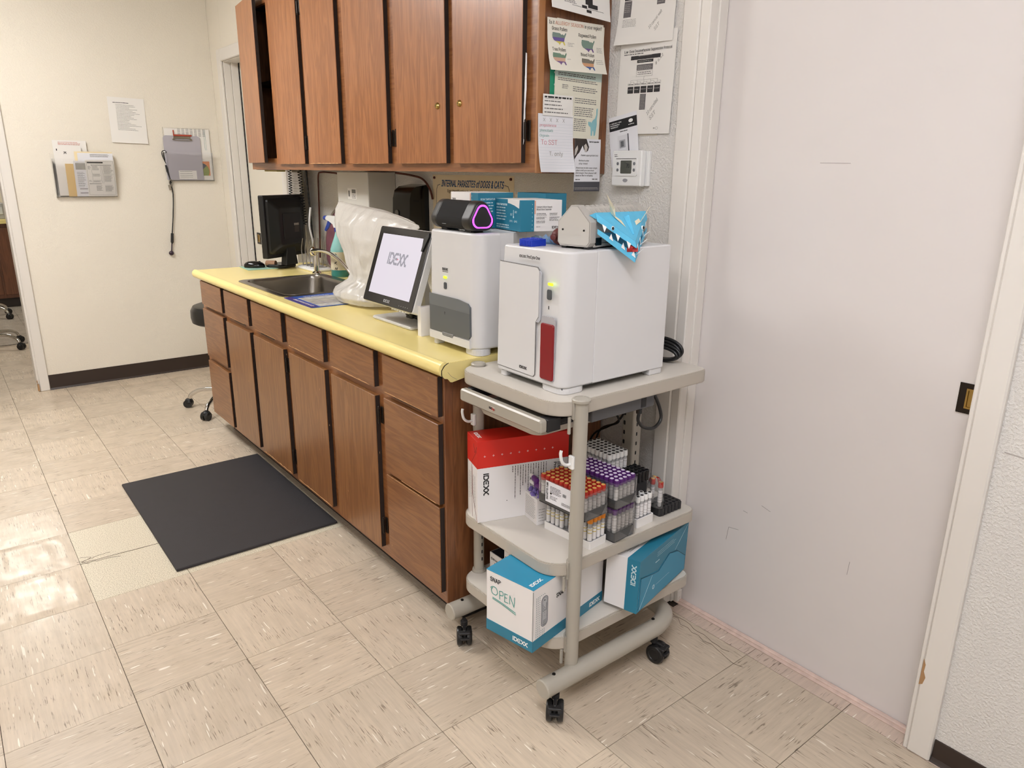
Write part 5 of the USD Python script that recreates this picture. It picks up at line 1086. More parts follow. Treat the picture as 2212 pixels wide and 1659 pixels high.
# box of purple-capped needles
wbx = carton('needle_box', 'small open white carton of purple needle caps in front of the red-topped carton', 'box', (1.046, 1.022, ZM), -.2, .075, .05, .082)
wbx.add('print', [FR(wbx, m) for m in para(.007, .068, .074, 12, .0018, .0052, ra2, .85)] + [RT(wbx, m) for m in para(.006, .03, .05, 5, .002, .009, ra2)], INKL)
LIL = pm('lilac_plastic', (122, 104, 176), .4); PUR = pm('purple_cap', (98, 44, 122), .4)
for k in range(12):
    x, y = .012 + .017 * (k % 4), .010 + .015 * (k // 4)
    wbx.add('needle_cap', rot(lathe([(0, 0), (.006, 0), (.0065, .012), (.005, .02), (0, .021)], 10), ra2.uniform(-.7, .7), ra2.uniform(-.7, .7), 0, (x, y, .076)), LIL)
for k, (dx, dz) in enumerate(((-.004, .128), (.016, .112))):
    n_ = Thing('collection_needle', ('upper', 'lower')[k] + ' white and purple collection needle lying on the needle carton', 'needle', (1.085 + dx, 1.03, ZM + dz), rz=2.8 + k * .25)
    n_.add('holder', lathe([(0, 0), (.0062, 0), (.0066, .01), (.0062, .012), (.0066, .02), (.006, .03), (0, .03)], 14, 'x', (.012, 0, 0)), WHITEP, smooth=30)
    n_.add('guard', [lathe([(0, -.018), (.008, -.016), (.0095, .0), (.007, .012), (0, .012)], 12, 'x'), slab(-.012, .0, -.004, .004, -.022, -.005)], PUR, smooth=40)

# ---------------------------------------------------------------- blood tubes in their trays
TGL = clear('tube_wall', (250, 250, 250), .08, haze=.5, ior=1.35, hazecol=(214, 214, 216))
LABW = pm('tube_label', (224, 222, 222), .6)
CAPM = {'red': pm('cap_red', (176, 44, 30), .4), 'purple': pm('cap_purple', (84, 36, 108), .4), 'white': pm('cap_white', (232, 232, 230), .4), 'amber': pm('cap_amber', (228, 140, 32), .4), 'black': pm('cap_black', (24, 24, 26), .4)}
RINGM = {'red': pm('ring_amber', (214, 172, 96), .45), 'purple': pm('ring_lilac', (216, 206, 224), .45), 'white': pm('core_black', (28, 28, 30), .5), 'amber': CAPM['amber'], 'black': CAPM['black']}
protos = {}
ORD = 'first second third fourth fifth sixth seventh eighth ninth tenth'.split()
def blood_tube(kind, label, group, loc, ij=None):
    k = kind
    if ij is not None: label = label % (ORD[ij[1]], ORD[ij[0]])
    if k in protos: return copy_of(protos[k], loc, random.Random(int(loc[0] * 1e5) ^ int(loc[1] * 1e4)).uniform(0, 6.28), label, group or '')
    t = Thing('blood_tube', label, 'blood tube', loc, 0, group); protos[k] = t
    t.add('glass', lathe([(0, 0), (.004, .0008), (.0062, .004), (.0064, .066), (.0058, .066), (.0056, .005), (0, .003)], 12), TGL, smooth=40)
    z0 = .016 if kind != 'amber' else .012
    t.add('label_band', lathe([(.0066, z0), (.0068, z0), (.0068, z0 + .038), (.0066, z0 + .038)], 12), LABW, smooth=40)
    if kind == 'amber': t.add('label_stripe', [lathe([(.0069, z), (.0070, z), (.0070, z + .002), (.0069, z + .002)], 12) for z in (.034, .044)], pm('stripe_olive', (196, 176, 70), .5))
    else: t.add('label_print', [lathe([(.00685, z), (.00692, z), (.00692, z + .0012), (.00685, z + .0012)], 12) for z in (.022, .030, .046)], INKL)
    cr = .0080 if kind != 'white' else .0077; zc = .063
    t.add('cap', lathe([(.0060, zc), (cr - .0003, zc), (cr, zc + .001), (cr, .0785), (cr - .0006, .080), (.0048, .080), (.0034, .0745), (0, .0745)], 14), CAPM[kind], smooth=40)
    if kind in ('red', 'purple'): t.add('cap_ring', lathe([(.0030, .0796), (.0031, .0806), (.0052, .0808), (.0056, .0800), (.0052, .0794)], 14), RINGM[kind])
    if kind == 'white': t.add('cap_core', lathe([(0, .0798), (.0050, .0798), (.0048, .0803), (0, .0803)], 14), RINGM[kind])
    return t
def grid(o, yaw, nx, ny, s, keep=lambda i, j: True):
    e, f = np.array([math.cos(yaw), math.sin(yaw)]), np.array([-math.sin(yaw), math.cos(yaw)])
    return [(np.array(o) + e * i * s + f * j * s, (i, j)) for i in range(nx) for j in range(ny) if keep(i, j)]
def tray(name, label, o, yaw, nx, ny, s, z, h, mat, wall=.002, floor=.003, m=.0095):
    t = Thing(name, label, 'tube tray', (*o, z), yaw); X, Y = (nx - 1) * s + m, (ny - 1) * s + m
    ring_ = sg.Polygon(rrect(-m, X, -m, Y, .004, 3)).difference(sg.Polygon(rrect(-m + wall, X - wall, -m + wall, Y - wall, .003, 3)))
    t.add('floor', prism(sg.Polygon(rrect(-m, X, -m, Y, .004, 3)), 0, floor), mat); t.add('rim', prism(ring_, floor, h), mat); t.X, t.Y, t.m = X, Y, m
    return t
FOAMK = pm('foam_black', (38, 38, 40), .6); FOAMW = pm('foam_white', (232, 230, 228), .55)
S_ = .0173
# amber rack, bottom front
am = tray('tube_rack', 'white tray of amber-capped tubes at the front right of the middle shelf', (1.1505, 1.026), .0819, 10, 4, .0172, ZM, .022, FOAMW, wall=.003, floor=.012)
for p, ij in grid((1.1505, 1.026), .0819, 10, 4, .0172, lambda i, j: (j == 0 and i not in (4, 6)) or (i == 9 and j > 0) or (j == 1 and i % 2)):
    blood_tube('amber', 'amber-capped tube, %s row from the front, %s from the left, in the lowest white tray', 'amber tubes in the white tray', (p[0], p[1], ZM + .012), ij)
# red pack on top of it
rp_ = tray('tube_tray', 'black tray under the pack of red-capped tubes', (1.164, .992), .062, 10, 5, S_, .5355, .026, FOAMK)
for p, ij in grid((1.164, .992), .062, 10, 5, S_):
    blood_tube('red', 'red-capped tube, %s row from the front, %s from the left, in the wrapped pack', 'red-capped tubes in the front pack', (p[0], p[1], .5388), ij)
def wrap_film(label, o, yaw, X, Y, m, z0, z1, flap=0.03, base=True):
    t = Thing('shrink_wrap', label, 'film', (*o, z0), yaw); h = z1 - z0; e = .0012
    sk_ = loft([np.array([(x, y, z) for x, y in rrect(-m - e, X + e, -m - e, Y + e, .005, 3)]) for z in (.004, h)], cap=False)
    t.add('film', sk_, FILM)
    if flap: t.add('flap', [trimesh.Trimesh([(X + e, -m, h * .45), (X + e + .001, -m, .002), (X + e + flap, (Y - m) / 2, .012), (X + e, Y, h * .45), (X + e + .001, Y, .002)], [(0, 1, 2), (3, 2, 4)], process=False)], FILM)
    return t
w1 = wrap_film('clear shrink wrap around the pack of red-capped tubes', (1.164, .992), .062, rp_.X, rp_.Y, rp_.m, .5355, .612, .016)
lb = Thing('pack_label', 'white printed label card on the front of the red-capped tube pack', 'label', (1.164, .992, .5355), rz=.062)
lw, lh = .122, .062; o_ = (.020, -rp_.m - .0030, .012)
lb.add('card', slab(o_[0], o_[0] + lw, o_[1], o_[1] + .0006, o_[2], o_[2] + lh, c=.0001), PAPERB)
LF = lambda m: face(m, (o_[0], o_[1], o_[2]), (1, 0, 0), (0, 0, 1))
lb.add('print', [LF(rot(text('VACUETTE TUBE', .0062, bold=True, w=.052), 0, 0, math.pi / 2, (.010, .006, 0)))] + [LF(m) for m in para(.018, .062, .050, 6, .0014, .0036, ra2, .8) + para(.018, .05, .022, 3, .0014, .004, ra2) + para(.062, .115, .016, 3, .0012, .003, ra2)] +
       [LF(plate(.066 + k * .0022, .0672 + k * .0022, .034, .043)) for k in range(6)] + [LF(plate(.018, .024, .026, .031))] + [LF(rot(text('CE', .005, w=.007), 0, 0, 0, (.105, .014, 0)))], INK)
# purple packs
pu0 = tray('tube_tray', 'black tray under the lower pack of purple-capped tubes', (1.163, 1.108), .075, 10, 5, S_, ZM, .028, FOAMK, floor=.0185)
for p, ij in grid((1.163, 1.108), .075, 10, 5, S_, lambda i, j: i >= 8 or j == 0 and i > 5):
    blood_tube('purple', 'purple-capped tube, %s row from the front, %s from the left, in the lower pack', 'purple-capped tubes in the lower pack', (p[0], p[1], ZM + .0185), ij)
pu1 = tray('tube_tray', 'black tray under the upper pack of purple-capped tubes', (1.163, 1.108), .075, 10, 5, S_, .5355, .026, FOAMK)
for p, ij in grid((1.163, 1.108), .075, 10, 5, S_):
    blood_tube('purple', 'purple-capped tube, %s row from the front, %s from the left, in the upper pack', 'purple-capped tubes in the upper pack', (p[0], p[1], .5388), ij)
wrap_film('clear shrink wrap around the upper pack of purple-capped tubes', (1.163, 1.108), .075, pu1.X, pu1.Y, pu1.m, .5355, .612, .014)
wrap_film('clear shrink wrap around the lower pack of purple-capped tubes', (1.163, 1.108), .075, pu0.X, pu0.Y, pu0.m, ZM, .532, .012)
# white-capped tubes on a stand behind
wt = Thing('tube_stand', 'pale foam stand holding the tall group of white-capped tubes', 'stand', (1.12, 1.262, ZM))
wt.add('foam', slab(-.085, .076, -.045, .045, 0, .110, r=.004, c=.002), FOAMW)
for p, ij in grid((1.071, 1.2285), -.02, 8, 5, .0165, lambda i, j: True):
    blood_tube('white', 'white-capped tube, %s row from the front, %s from the left, in the rear group', 'white-capped tubes in the rear group', (p[0], p[1], ZM + .1102), ij)
# white rack at the right with a few white-capped tubes, black block on top at its back
wr = tray('tube_rack', 'small white rack holding a few white-capped tubes near the right edge of the shelf', (1.262, 1.236), .03, 3, 4, .0172, ZM, .026, FOAMW, wall=.004, floor=.013, m=.0115)
for p, ij in grid((1.262, 1.236), .03, 3, 4, .0172, lambda i, j: i == 2 or (i == 1 and j in (0, 2))):
    blood_tube('white', 'white-capped tube, %s row from the front, %s column, in the small right-hand rack', 'white-capped tubes in the small rack', (p[0], p[1], ZM + .0132), ij)
kb = Thing('foam_block', 'black ribbed foam tube block standing behind the upper purple pack', 'foam block', (1.222, 1.298, ZM))
kb.add('block', slab(-.028, .026, -.022, .034, 0, .105, c=.003), FOAMK)
for i in range(4):
    for j in range(4):
        kb.add('well', lathe([(0, .105), (.0072, .105), (.0076, .136), (.0060, .1375), (.0050, .1375), (.0045, .128), (0, .128)], 12, 'z', (-.024 + i * .0158, -.018 + j * .0158, 0)), BLACK, smooth=40)
bk_ = Thing('foam_block', 'low black foam tube holder at the back right corner of the middle shelf', 'foam block', (1.268, 1.385, ZM))
hb = sg.Polygon(rrect(-.032, .032, -.05, .05, .006, 3))
pts_ = [(-.022 + i * .0147, -.039 + j * .0157) for i in range(4) for j in range(6)]
hb2 = shapely.union_all([hb] + [sg.Point(.032, -.039 + j * .0157).buffer(.006, 4) for j in range(6)]).difference(shapely.union_all([sg.Point(*p).buffer(.0054, 4) for p in pts_]))
bk_.add('holder', [prism(hb2, .004, .026), prism(hb, 0, .0045)], FOAMK)
for k, (x, y) in enumerate(((1.2555, 1.3475), (1.287, 1.3465))):
    blood_tube('red', ('red-capped tube further left in the bag on the black foam holder', 'red-capped tube nearest the shelf edge in the bag on the black foam holder')[k], None, (x, y, ZM + .0262))
fb = Thing('plastic_bag', 'clear crumpled bag over the black foam holder and red-capped tubes', 'bag', (1.27, 1.342, ZM))
rg = []
for z, rx1, ry1 in ((.027, .030, .016), (.05, .033, .017), (.08, .028, .014), (.108, .022, .012), (.118, .012, .006)):
    a = np.linspace(0, 2 * np.pi, 25)[:-1]; d = (meshkit.noise(np.stack([np.cos(a) * 3, np.sin(a) * 3, 0 * a + z * 40], 1), 3) - .5) * .010
    rg.append(np.stack([(rx1 + d) * np.cos(a), (ry1 + d * .6) * np.sin(a), 0 * a + z], 1))
fb.add('film', loft(np.array(rg), cap=False), FILM, smooth=50)

# ---------------------------------------------------------------- cartons on the bottom shelf
ZL = .210
sn = carton('test_kit_box', 'long white and teal box with OPEN handwritten on its end, bottom shelf', 'box', (1.1686, .7909, ZL + .0004), .1919, .1622, .324, .185)
sn.add('teal_top', slab(-.0006, .1628, -.0006, .3246, .1842, .1858, c=.0005), TEALB)
sn.add('teal_band', slab(-.0007, .1629, -.0007, .3247, -.0, .033, c=.0005), TEAL)
sn.add('white_logo', [FR(sn, logo(.052).apply_translation([.096, .010, .0010])), RT(sn, logo(.052).apply_translation([.258, .010, .0010])), face(rot(logo(.046), 0, 0, math.pi / 2, (.150, .010, .0012)), (0, 0, .185), (1, 0, 0), (0, 1, 0))], WHITEI)
sn.add('snap_text', [FR(sn, text('SNAP', .0125, bold=True, w=.036).apply_translation([.013, .156, 0])), FR(sn, DOT(.0515, .166)), RT(sn, text('SNAP', .0125, bold=True, w=.038).apply_translation([.098, .118, 0])), RT(sn, DOT(.138, .129))], INK)
PEN = pm('marker_teal', (62, 150, 140), .5)
hw = [spline([(.023, .138), (.018, .130), (.022, .120), (.034, .119), (.040, .128), (.035, .140), (.024, .141), (.016, .136), (.020, .134)], 5), spline([(.047, .137), (.048, .112)], 3), spline([(.046, .136), (.058, .138), (.059, .127), (.048, .125)], 5), spline([(.066, .136), (.065, .112)], 3), spline([(.064, .136), (.076, .137)], 2), spline([(.065, .125), (.074, .126)], 2), spline([(.065, .112), (.078, .113)], 2),
      spline([(.083, .112), (.084, .137), (.098, .110), (.100, .139)], 2), spline([(.022, .108), (.06, .103), (.104, .094)], 5), spline([(.022, .104), (.06, .099), (.105, .089)], 5)]
sn.add('handwriting', [FR(sn, strokes([l], .0019)) for l in hw], PEN)
dots = []
for i in range(6):
    for j in range(24):
        y = .155 - j * .0055; x = .014 + i * .0068
        if i >= 3 and .052 < y < .150: continue
        dots.append(RT(sn, DOT(x, y, .0013)))
sn.add('dot_pattern', dots, pm('dot_grey', (110, 132, 136), .6), kind='stuff')
dev = sg.Polygon(rrect(.034, .062, .058, .148, .012, 6))
sn.add('device_picture', [RT(sn, prism(dev, .0003, .0006))], pm('picture_grey', (176, 178, 182), .6))
sn.add('picture_outline', [RT(sn, prism(dev.difference(dev.buffer(-.0014)), .0006, .0009)), RT(sn, prism(dev.buffer(-.004).difference(dev.buffer(-.0046)), .0006, .0009)), RT(sn, prism(sg.Point(.048, .136).buffer(.0024), .0006, .0009)), RT(sn, strokes([[(.041, .126), (.041, .105), (.055, .105), (.055, .126)], [(.045, .118), (.051, .110)], [(.043, .112), (.049, .107)]], .0009, z=.0006)), RT(sn, DOT(.048, .098, .0016)), RT(sn, DOT(.048, .089, .0016))] + [RT(sn, strokes([[(.041, .076 - k * .004), (.055, .076 - k * .004)]], .0008, z=.0006)) for k in range(4)], pm('picture_ink', (84, 88, 94), .6))
sn.add('flap_seam', [RT(sn, strokes([[(.0004, .0), (.0004, .18)]], .0009)), FR(sn, strokes([[(.1614, .0), (.1614, .18)]], .0006))], INKG)
rb = carton('test_kit_box', 'white carton with a teal flap end leaning out over the right of the bottom shelf', 'box', (1.2870, 1.1260, ZL + .0135), .2647, .1049, .3338, .163)
rb.prim.GetAttribute('xformOp:rotateZ').Set(math.degrees(.2647)); UsdGeom.Xform(rb.prim).AddRotateXOp().Set(-2.1)
rb.add('teal_end', slab(.066, .1055, -.0006, .3344, -.0004, .1634, c=.0007), TEAL)
rb.add('teal_flap', [prism(sg.Polygon([(.006, .004), (.010, .105), (.07, .094), (.13, .082), (.20, .108), (.27, .088), (.325, .05), (.325, .004)]), .1052, .1068, 'x')], TEALB)
rb.add('flap_edge', [RT(rb, strokes([[(.004, .010), (.010, .015), (.010, .107), (.09, .088), (.128, .081), (.200, .109), (.255, .097), (.325, .052)]], .0016, z=.0018))], pm('flap_dark', (20, 62, 78), .6))
rb.add('white_print', [FR(rb, rot(logo(.062), 0, 0, math.pi / 2, (.096, .085, .0008))), face(rot(logo(.05), 0, 0, math.pi / 2, (.098, .275, .0008)), (0, 0, .163), (1, 0, 0), (0, 1, 0))] + [RT(rb, m) for m in para(.11, .24, .148, 3, .0012, .006, ra2, .8, .0018) + words(.10, .13, .118, .003, ra2, .9, .0018) + words(.115, .21, .042, .0012, ra2, .9, .0022)] +
       [RT(rb, prism(sg.Point(.10, .042).buffer(.007, 4).difference(sg.Point(.10, .042).buffer(.0045, 3)), .0018, .0022)), RT(rb, strokes([[(.015, .008), (.085, .086)]], .0007, z=.0020)), RT(rb, strokes([[(.24, .105), (.325, .16)]], .0007, z=.0018))], pm('carton_white_ink', (196, 218, 224), .6))
rb.add('dot_pattern', [face(DOT(.010 + .0075 * i, .035 + .0065 * j, .0014), (0, 0, .163), (1, 0, 0), (0, 1, 0)) for i in range(7) for j in range(9)] + [face(prism(affinity.scale(sg.Point(.02, .10).buffer(.02, 6), .55, 1.2), .0006, .0009), (0, 0, .163), (1, 0, 0), (0, 1, 0))], pm('dot_slate', (96, 98, 102), .6), kind='stuff')
for k, (x, w_, h_) in enumerate(((.936, .062, .070), (1.001, .110, .135))):
    vb = carton('tube_carton', ('low open white carton of blood tubes beside the left cart post', 'taller white carton of blood tubes behind the OPEN box on the bottom shelf')[k], 'box', (x, .975 + .006 * k, ZL), 0, w_, .11, h_)
    if k == 0: vb.add('dark_opening', slab(.003, w_ - .003, .003, .107, h_ - .001, h_ + .0008, c=.0003), pm('navy_inside', (18, 20, 30), .6))
    vb.add('print', [FR(vb, prism(sg.Point(.011, h_ - .019).buffer(.0042, 5).difference(sg.Point(.011, h_ - .019).buffer(.0026, 4)), .0003, .0006)), FR(vb, text('BD Vacutainer', .0062, w=w_ * .72 if k == 0 else .052).apply_translation([.017, h_ - .022, 0]))] + [FR(vb, m) for m in para(.024, min(w_, .06), h_ - .03, 2, .0026, .007, ra2)], INK)
    if k: vb.add('print_bar', FR(vb, plate(.006, .026, h_ - .06, h_ - .052)), pm('bar_green', (60, 74, 66), .6))

# ---------------------------------------------------------------- papers on the end of the wall cabinet (plane x = .806)
XE = .8062; EY, EZ = (0, 1, 0), (0, 0, 1); re_ = random.Random(41)
def end_paper(name, label, y0, z0, w, h, lift=0.0, f=None, mat=None, slant=0.0, cat_='paper', nm='sheet'):
    t = Thing(name, label, cat_, (XE + lift, y0 + w / 2, z0))
    return Paper(t, w, h, (XE + .0006 + lift, y0, z0), (0, 1, slant), (0, -slant, 1), f, mat, nm)
p = end_paper('paper_sheet', 'curled white page with a block diagram, topmost on the cabinet end', 1.268, 1.873, .238, .30, .004, lambda u, v: .002 + .022 * (1 - v) ** 3, PAPER, -.05)
p.print('diagram', [plate(.135, .165, .032, .05), plate(.145, .185, .024, .036), plate(.12, .14, .020, .028), plate(.138, .158, .010, .018), plate(.08, .21, .0205, .0215)], INK); p.print('print', para(.05, .1, .035, 3, .002, .004, re_), INKG)
p = end_paper('paper_sheet', 'cream page of numbered text with a blue cat silhouette under the pollen page', 1.305, 1.524, .196, .33, .0012, lambda u, v: .001 + 0 * u, pm('cream_page', (228, 224, 206), .75), -.02)
p.print('print', para(.012, .185, .185, 2, .0028, .005, re_, .9) + para(.012, .185, .170, 2, .0022, .005, re_, .9) + para(.03, .06, .152, 3, .002, .0045, re_) + para(.075, .18, .150, 3, .0024, .0055, re_, .9) + para(.085, .18, .118, 3, .0024, .0058, re_, .9) + para(.085, .17, .092, 5, .0024, .0058, re_, .9) + para(.085, .14, .058, 7, .0024, .0055, re_, .9), INKG)
p.print('tint_band', plate(.0, .196, .172, .20, .0002), pm('band_tint', (202, 220, 212), .7))
cat_g = sg.Polygon([(0.1823, 0.0951), (0.1852, 0.0915), (0.1852, 0.0765), (0.1828, 0.063), (0.1842, 0.0465), (0.1823, 0.0315), (0.1784, 0.0135), (0.1725, 0.0111), (0.171, 0.0255), (0.1671, 0.027), (0.1661, 0.0117), (0.1597, 0.0117), (0.1588, 0.0285), (0.1568, 0.0375), (0.1519, 0.039), (0.147, 0.0435), (0.146, 0.051), (0.1494, 0.0537), (0.1529, 0.0513), (0.1578, 0.0537), (0.1597, 0.0495), (0.1666, 0.0585), (0.1754, 0.0639), (0.1798, 0.0765), (0.1793, 0.09)]).buffer(0)
p.print('cat_silhouette', prism(cat_g, .0003, .0006), pm('cat_blue', (140, 190, 196), .6))
t = Thing('paper_folder', 'green folder edge showing at the left behind the cream page', 'folder', (XE, 1.30, 1.60)); t.add('cover', slab(XE, XE + .0012, 1.291, 1.325, 1.600, 1.80, c=.0003), pm('folder_green', (24, 140, 104), .5), world=True)
t.add('punched_hole', [lathe([(0, 0), (.0032, 0), (.0032, .0004), (0, .0004)], 10, 'x', (XE + .0012, 1.310, z)) for z in (1.672, 1.706)], pm('hole_white', (214, 224, 216), .6), world=True)
p = end_paper('paper_sheet', 'allergy season page with four coloured maps on the cabinet end', 1.272, 1.708, .228, .142, .0065, lambda u, v: .001 + .018 * (1 - v) ** 3 + .004 * u * (1 - v), pm('ivory_page', (232, 227, 214), .75), .02)
BRN = pm('ink_brown', (66, 60, 54), .7)
p.print('heading', [text('Is it', .0095, w=.020).apply_translation([.006, .1255, 0]), text('in your region?', .0095, w=.072).apply_translation([.147, .1255, 0])], BRN)
p.print('heading_red', text('ALLERGY SEASON', .0095, w=.112).apply_translation([.030, .1255, 0]), pm('ink_salmon', (198, 138, 112), .7))
p.print('map_title', [text(s, .0095, w=w).apply_translation([x, y, 0]) for s, x, y, w in (('Grass Pollen', .016, .110, .060), ('Ragweed Pollen', .122, .1005, .073), ('Tree Pollen', .016, .054, .052), ('Weed Pollen', .128, .047, .056))], BRN)
usa = [(0, .026), (.002, .034), (.030, .033), (.036, .029), (.040, .031), (.046, .028), (.053, .036), (.055, .033), (.048, .020), (.046, .012), (.050, .002), (.046, .001), (.041, .009), (.034, .008), (.028, .001), (.024, .006), (.018, .008), (.006, .013), (.001, .019)]
for x, y, cs in ((.018, .070, ((120, 138, 130), (104, 88, 150), (210, 196, 96))), (.134, .059, ((120, 142, 130), (120, 142, 130), (112, 86, 140))), (.016, .015, ((112, 138, 118), (206, 168, 146), (120, 92, 140))), (.130, .007, ((122, 116, 104), (206, 156, 118), (64, 92, 150)))):
    g = affinity.translate(sg.Polygon(usa).buffer(0), x, y)
    for k, (a, b) in enumerate(((.021, .05), (.011, .021), (-.01, .011))):
        c = g.intersection(sg.box(x - .1, y + a, x + .1, y + b))
        if not c.is_empty: p.print('map_region', prism(c, .0003, .0006), pm('map_%d_%d_%d' % cs[k], cs[k], .7))
p.print('print', para(.078, .105, .080, 3, .0016, .004, re_) + para(.196, .22, .075, 4, .0016, .004, re_) + para(.072, .09, .035, 1, .0016, .004, re_) + para(.19, .22, .040, 3, .0016, .005, re_), INKL)
p = end_paper('paper_card', 'white dosing card with a bold heading, at the left of the cream page', 1.259, 1.583, .120, .060, .0065, lambda u, v: .001 + .001 * u, PAPER, .0)
p.print('heading', words(.006, .115, .050, .0045, re_, .98), INK); p.print('heading_rule', plate(.006, .07, .0475, .0482), INK); p.print('print', [m for k in range(4) for m in words(.006, (.075, .075, .08, .10)[k], .0395 - k * .0105, .003, re_, .98)], INKG)
p = end_paper('notepaper', 'lined handwritten note with curling bottom corners on the cabinet end', 1.243, 1.420, .142, .168, .0040, lambda u, v: .001 + .016 * (1 - v) ** 3 * (np.abs(u - .5) * 2) ** 1.5 + .003 * (1 - v), PAPERB, .0)
p.print('rule', [plate(0.002, .140, .012 + k * .0085, .0124 + k * .0085) for k in range(16)], pm('rule_blue', (186, 196, 204), .7))
def scrawl(s, x, y, h, rng):
    """Loose handwriting of a word that can be read."""
    return text(s, h * .9).apply_translation([x, y, 0])
p.print('handwriting', [strokes([[(.02 + k * .026, .156), (.028 + k * .026, .146)], [(.028 + k * .026, .156), (.020 + k * .026, .146)]], .0011) for k in range(4)] + [scrawl('only', .066, .048, .014, re_), scrawl('T.', .044, .049, .013, re_)], INKL)
PK_ = pm('note_pink', (206, 150, 158), .7)
p.print('handwriting', [scrawl('To SST', .010, .080, .016, re_), scrawl('progesterone', .006, .132, .0085, re_)], PK_)
p.print('handwriting', [scrawl('phenobarb', .006, .117, .0085, re_), scrawl('Digoxin', .006, .102, .0085, re_)], pm('note_green', (140, 176, 168), .7))
p = end_paper('leaflet', 'white leaflet with a dog photo and handwriting hanging below the cabinet end', 1.393, 1.362, .114, .160, .0062, lambda u, v: .001 + .002 * (1 - v), PAPERB, .0)
p.print('dark_band', plate(.0, .114, 0, .030, .0003), pm('band_slate', (74, 74, 80), .6)); p.print('band_print', para(.004, .11, .012, 2, .0016, .004, re_, .9, .0006), INKL)
dogs = sg.Polygon([(.0, .160), (.050, .160), (.056, .148), (.062, .136), (.058, .125), (.05, .120), (.040, .128), (.034, .140), (.028, .130), (.020, .118), (.012, .112), (.0, .098)])
p.print('dog_photo', prism(dogs, .0003, .0005), pm('dog_dark', (52, 44, 40), .6, var=(60, .5))); p.print('dog_photo_light', [prism(sg.Polygon([(.002, .128), (.012, .140), (.014, .128), (.006, .112), (.001, .108)]), .0006, .0008), prism(sg.Polygon([(.040, .140), (.048, .146), (.056, .134), (.052, .122), (.044, .120)]), .0006, .0008)], pm('dog_pale', (196, 188, 180), .6))
p.print('heading', text('Spot an opposite', .0042, bold=True, w=.043).apply_translation([.062, .150, 0]), INK)
def hand(s, x, y, h, w): m = text(s, h, w=w); v = m.vertices; v[:, 0] += (v[:, 1] - v[:, 1].min()) * .25; return m.apply_translation([x, y, 0])
p.print('handwriting', [hand('Stable appropriate test', .026, .108, .005, .076), hand('Recheck urine', .018, .092, .005, .044), hand('stop treat', .018, .083, .005, .038)] + [m for k in range(4) for m in [hand(('Show how to take every single', 'other until you see level', 'test longer than please talk', 'level on file for bringing')[k], .006, .070 - k * .0078, .0048, (.094, .080, .092, .074)[k])]], INKG)
p.print('logo_print', words(.006, .028, .035, .003, re_, .98) + words(.080, .104, .036, .0035, re_, .98), INKG)

# ---------------------------------------------------------------- papers and thermostat on the back wall right of the cabinets
BX, BZ = (1, 0, 0), (0, 0, 1); YB = YW - .0012
def wall_paper(name, label, x0, z0, w, h, lift, f, mat, slant, cat_='paper'):
    t = Thing(name, label, cat_, (x0 + w / 2, YW - lift, z0))
    return Paper(t, w, h, (x0, YB - lift, z0), (1, 0, slant), (-slant, 0, 1), f, mat)
BLKB = pm('block_black', (52, 50, 52), .7); GRYB = pm('block_grey', (104, 100, 102), .7)
q = wall_paper('protocol_sheet', 'white flow chart headed Low-Dose Dexamethasone Suppression Protocol on the back wall', .852, 1.538, .218, .285, .002, lambda u, v: .001 + .002 * (1 - v), PAPER, -.02)
t3 = text('Low-Dose Dexamethasone Suppression Protocol', .0078, w=.186)
q.print('heading', t3.apply_translation([.016, .2335, 0]), INK); q.print('print', words(.016, .095, .2275, .0028, re_, .98), INKG)
q.print('chart_block', [plate(.045, .162, .2125, .2235), plate(.071, .135, .203, .211)] + [plate(.040 + k * .0265, .063 + k * .0265, .118, .137) for k in range(5)], BLKB)
q.print('chart_block', [plate(.071, .135, .182, .198), plate(.0925, .116, .070, .115)], GRYB)
q.print('chart_line', strokes([[(.071, .165), (.135, .165), (.135, .180), (.071, .180), (.071, .165)], [(.051, .155), (.157, .155)], [(.103, .165), (.103, .155)]] + [[(.051 + k * .0265, .155), (.051 + k * .0265, .146), (.04 + k * .0265, .146), (.04 + k * .0265, .141), (.064 + k * .0265, .141), (.064 + k * .0265, .15), (.051 + k * .0265, .15)] for k in range(5)], .0006), INKL)
q.print('chart_print', [m for k in range(5) for m in words(.042 + k * .0265, .062 + k * .0265, .1425, .0022, re_, .98)] + para(.076, .132, .177, 2, .002, .005, re_, .9), INKG)
q.print('block_print', [m for z in (.2215, .206) for m in words(.076, .13, z, .0018, re_, .9, .0007)] + para(.0945, .1145, .112, 10, .0014, .0042, re_, .9, .0007) + [m for k in range(5) for m in words(.042 + k * .0265, .061 + k * .0265, .128, .0018, re_, .9, .0007)] + para(.076, .132, .194, 3, .0016, .004, re_, .9, .0007), INKL)
def note(s, x, y, h, w, a): return rot(hand(s, 0, 0, h, w), 0, 0, a, (x, y, 0))
q.print('handwriting', [note('10 cancelled', .128, .052, .010, .055, .85), note('SST', .140, .038, .011, .028, .8), note('# 6.42', .146, .192, .008, .036, .75)], INKL)
q.print('stamp', [prism(sg.Point(.168, .016).buffer(.0045, 6).difference(sg.Point(.168, .016).buffer(.0036, 6)), .0003, .0005)] + words(.155, .162, .014, .004, re_), INKL)
t = Thing('paper_scrap', 'corner of an older sheet showing below the protocol sheet', 'paper', (.98, YW, 1.535)); t.add('sheet', slab(.925, 1.02, YW - .0018, YW - .0006, 1.530, 1.60, c=.0002), pm('aged_paper', (214, 206, 190), .75), world=True)
q = wall_paper('protocol_sheet', 'white flow chart sheet above the dexamethasone one, its lower edge curling away', .842, 1.796, .218, .285, .0045, lambda u, v: .001 + .016 * (1 - v) ** 5 * (1 - u), PAPER, -.04)
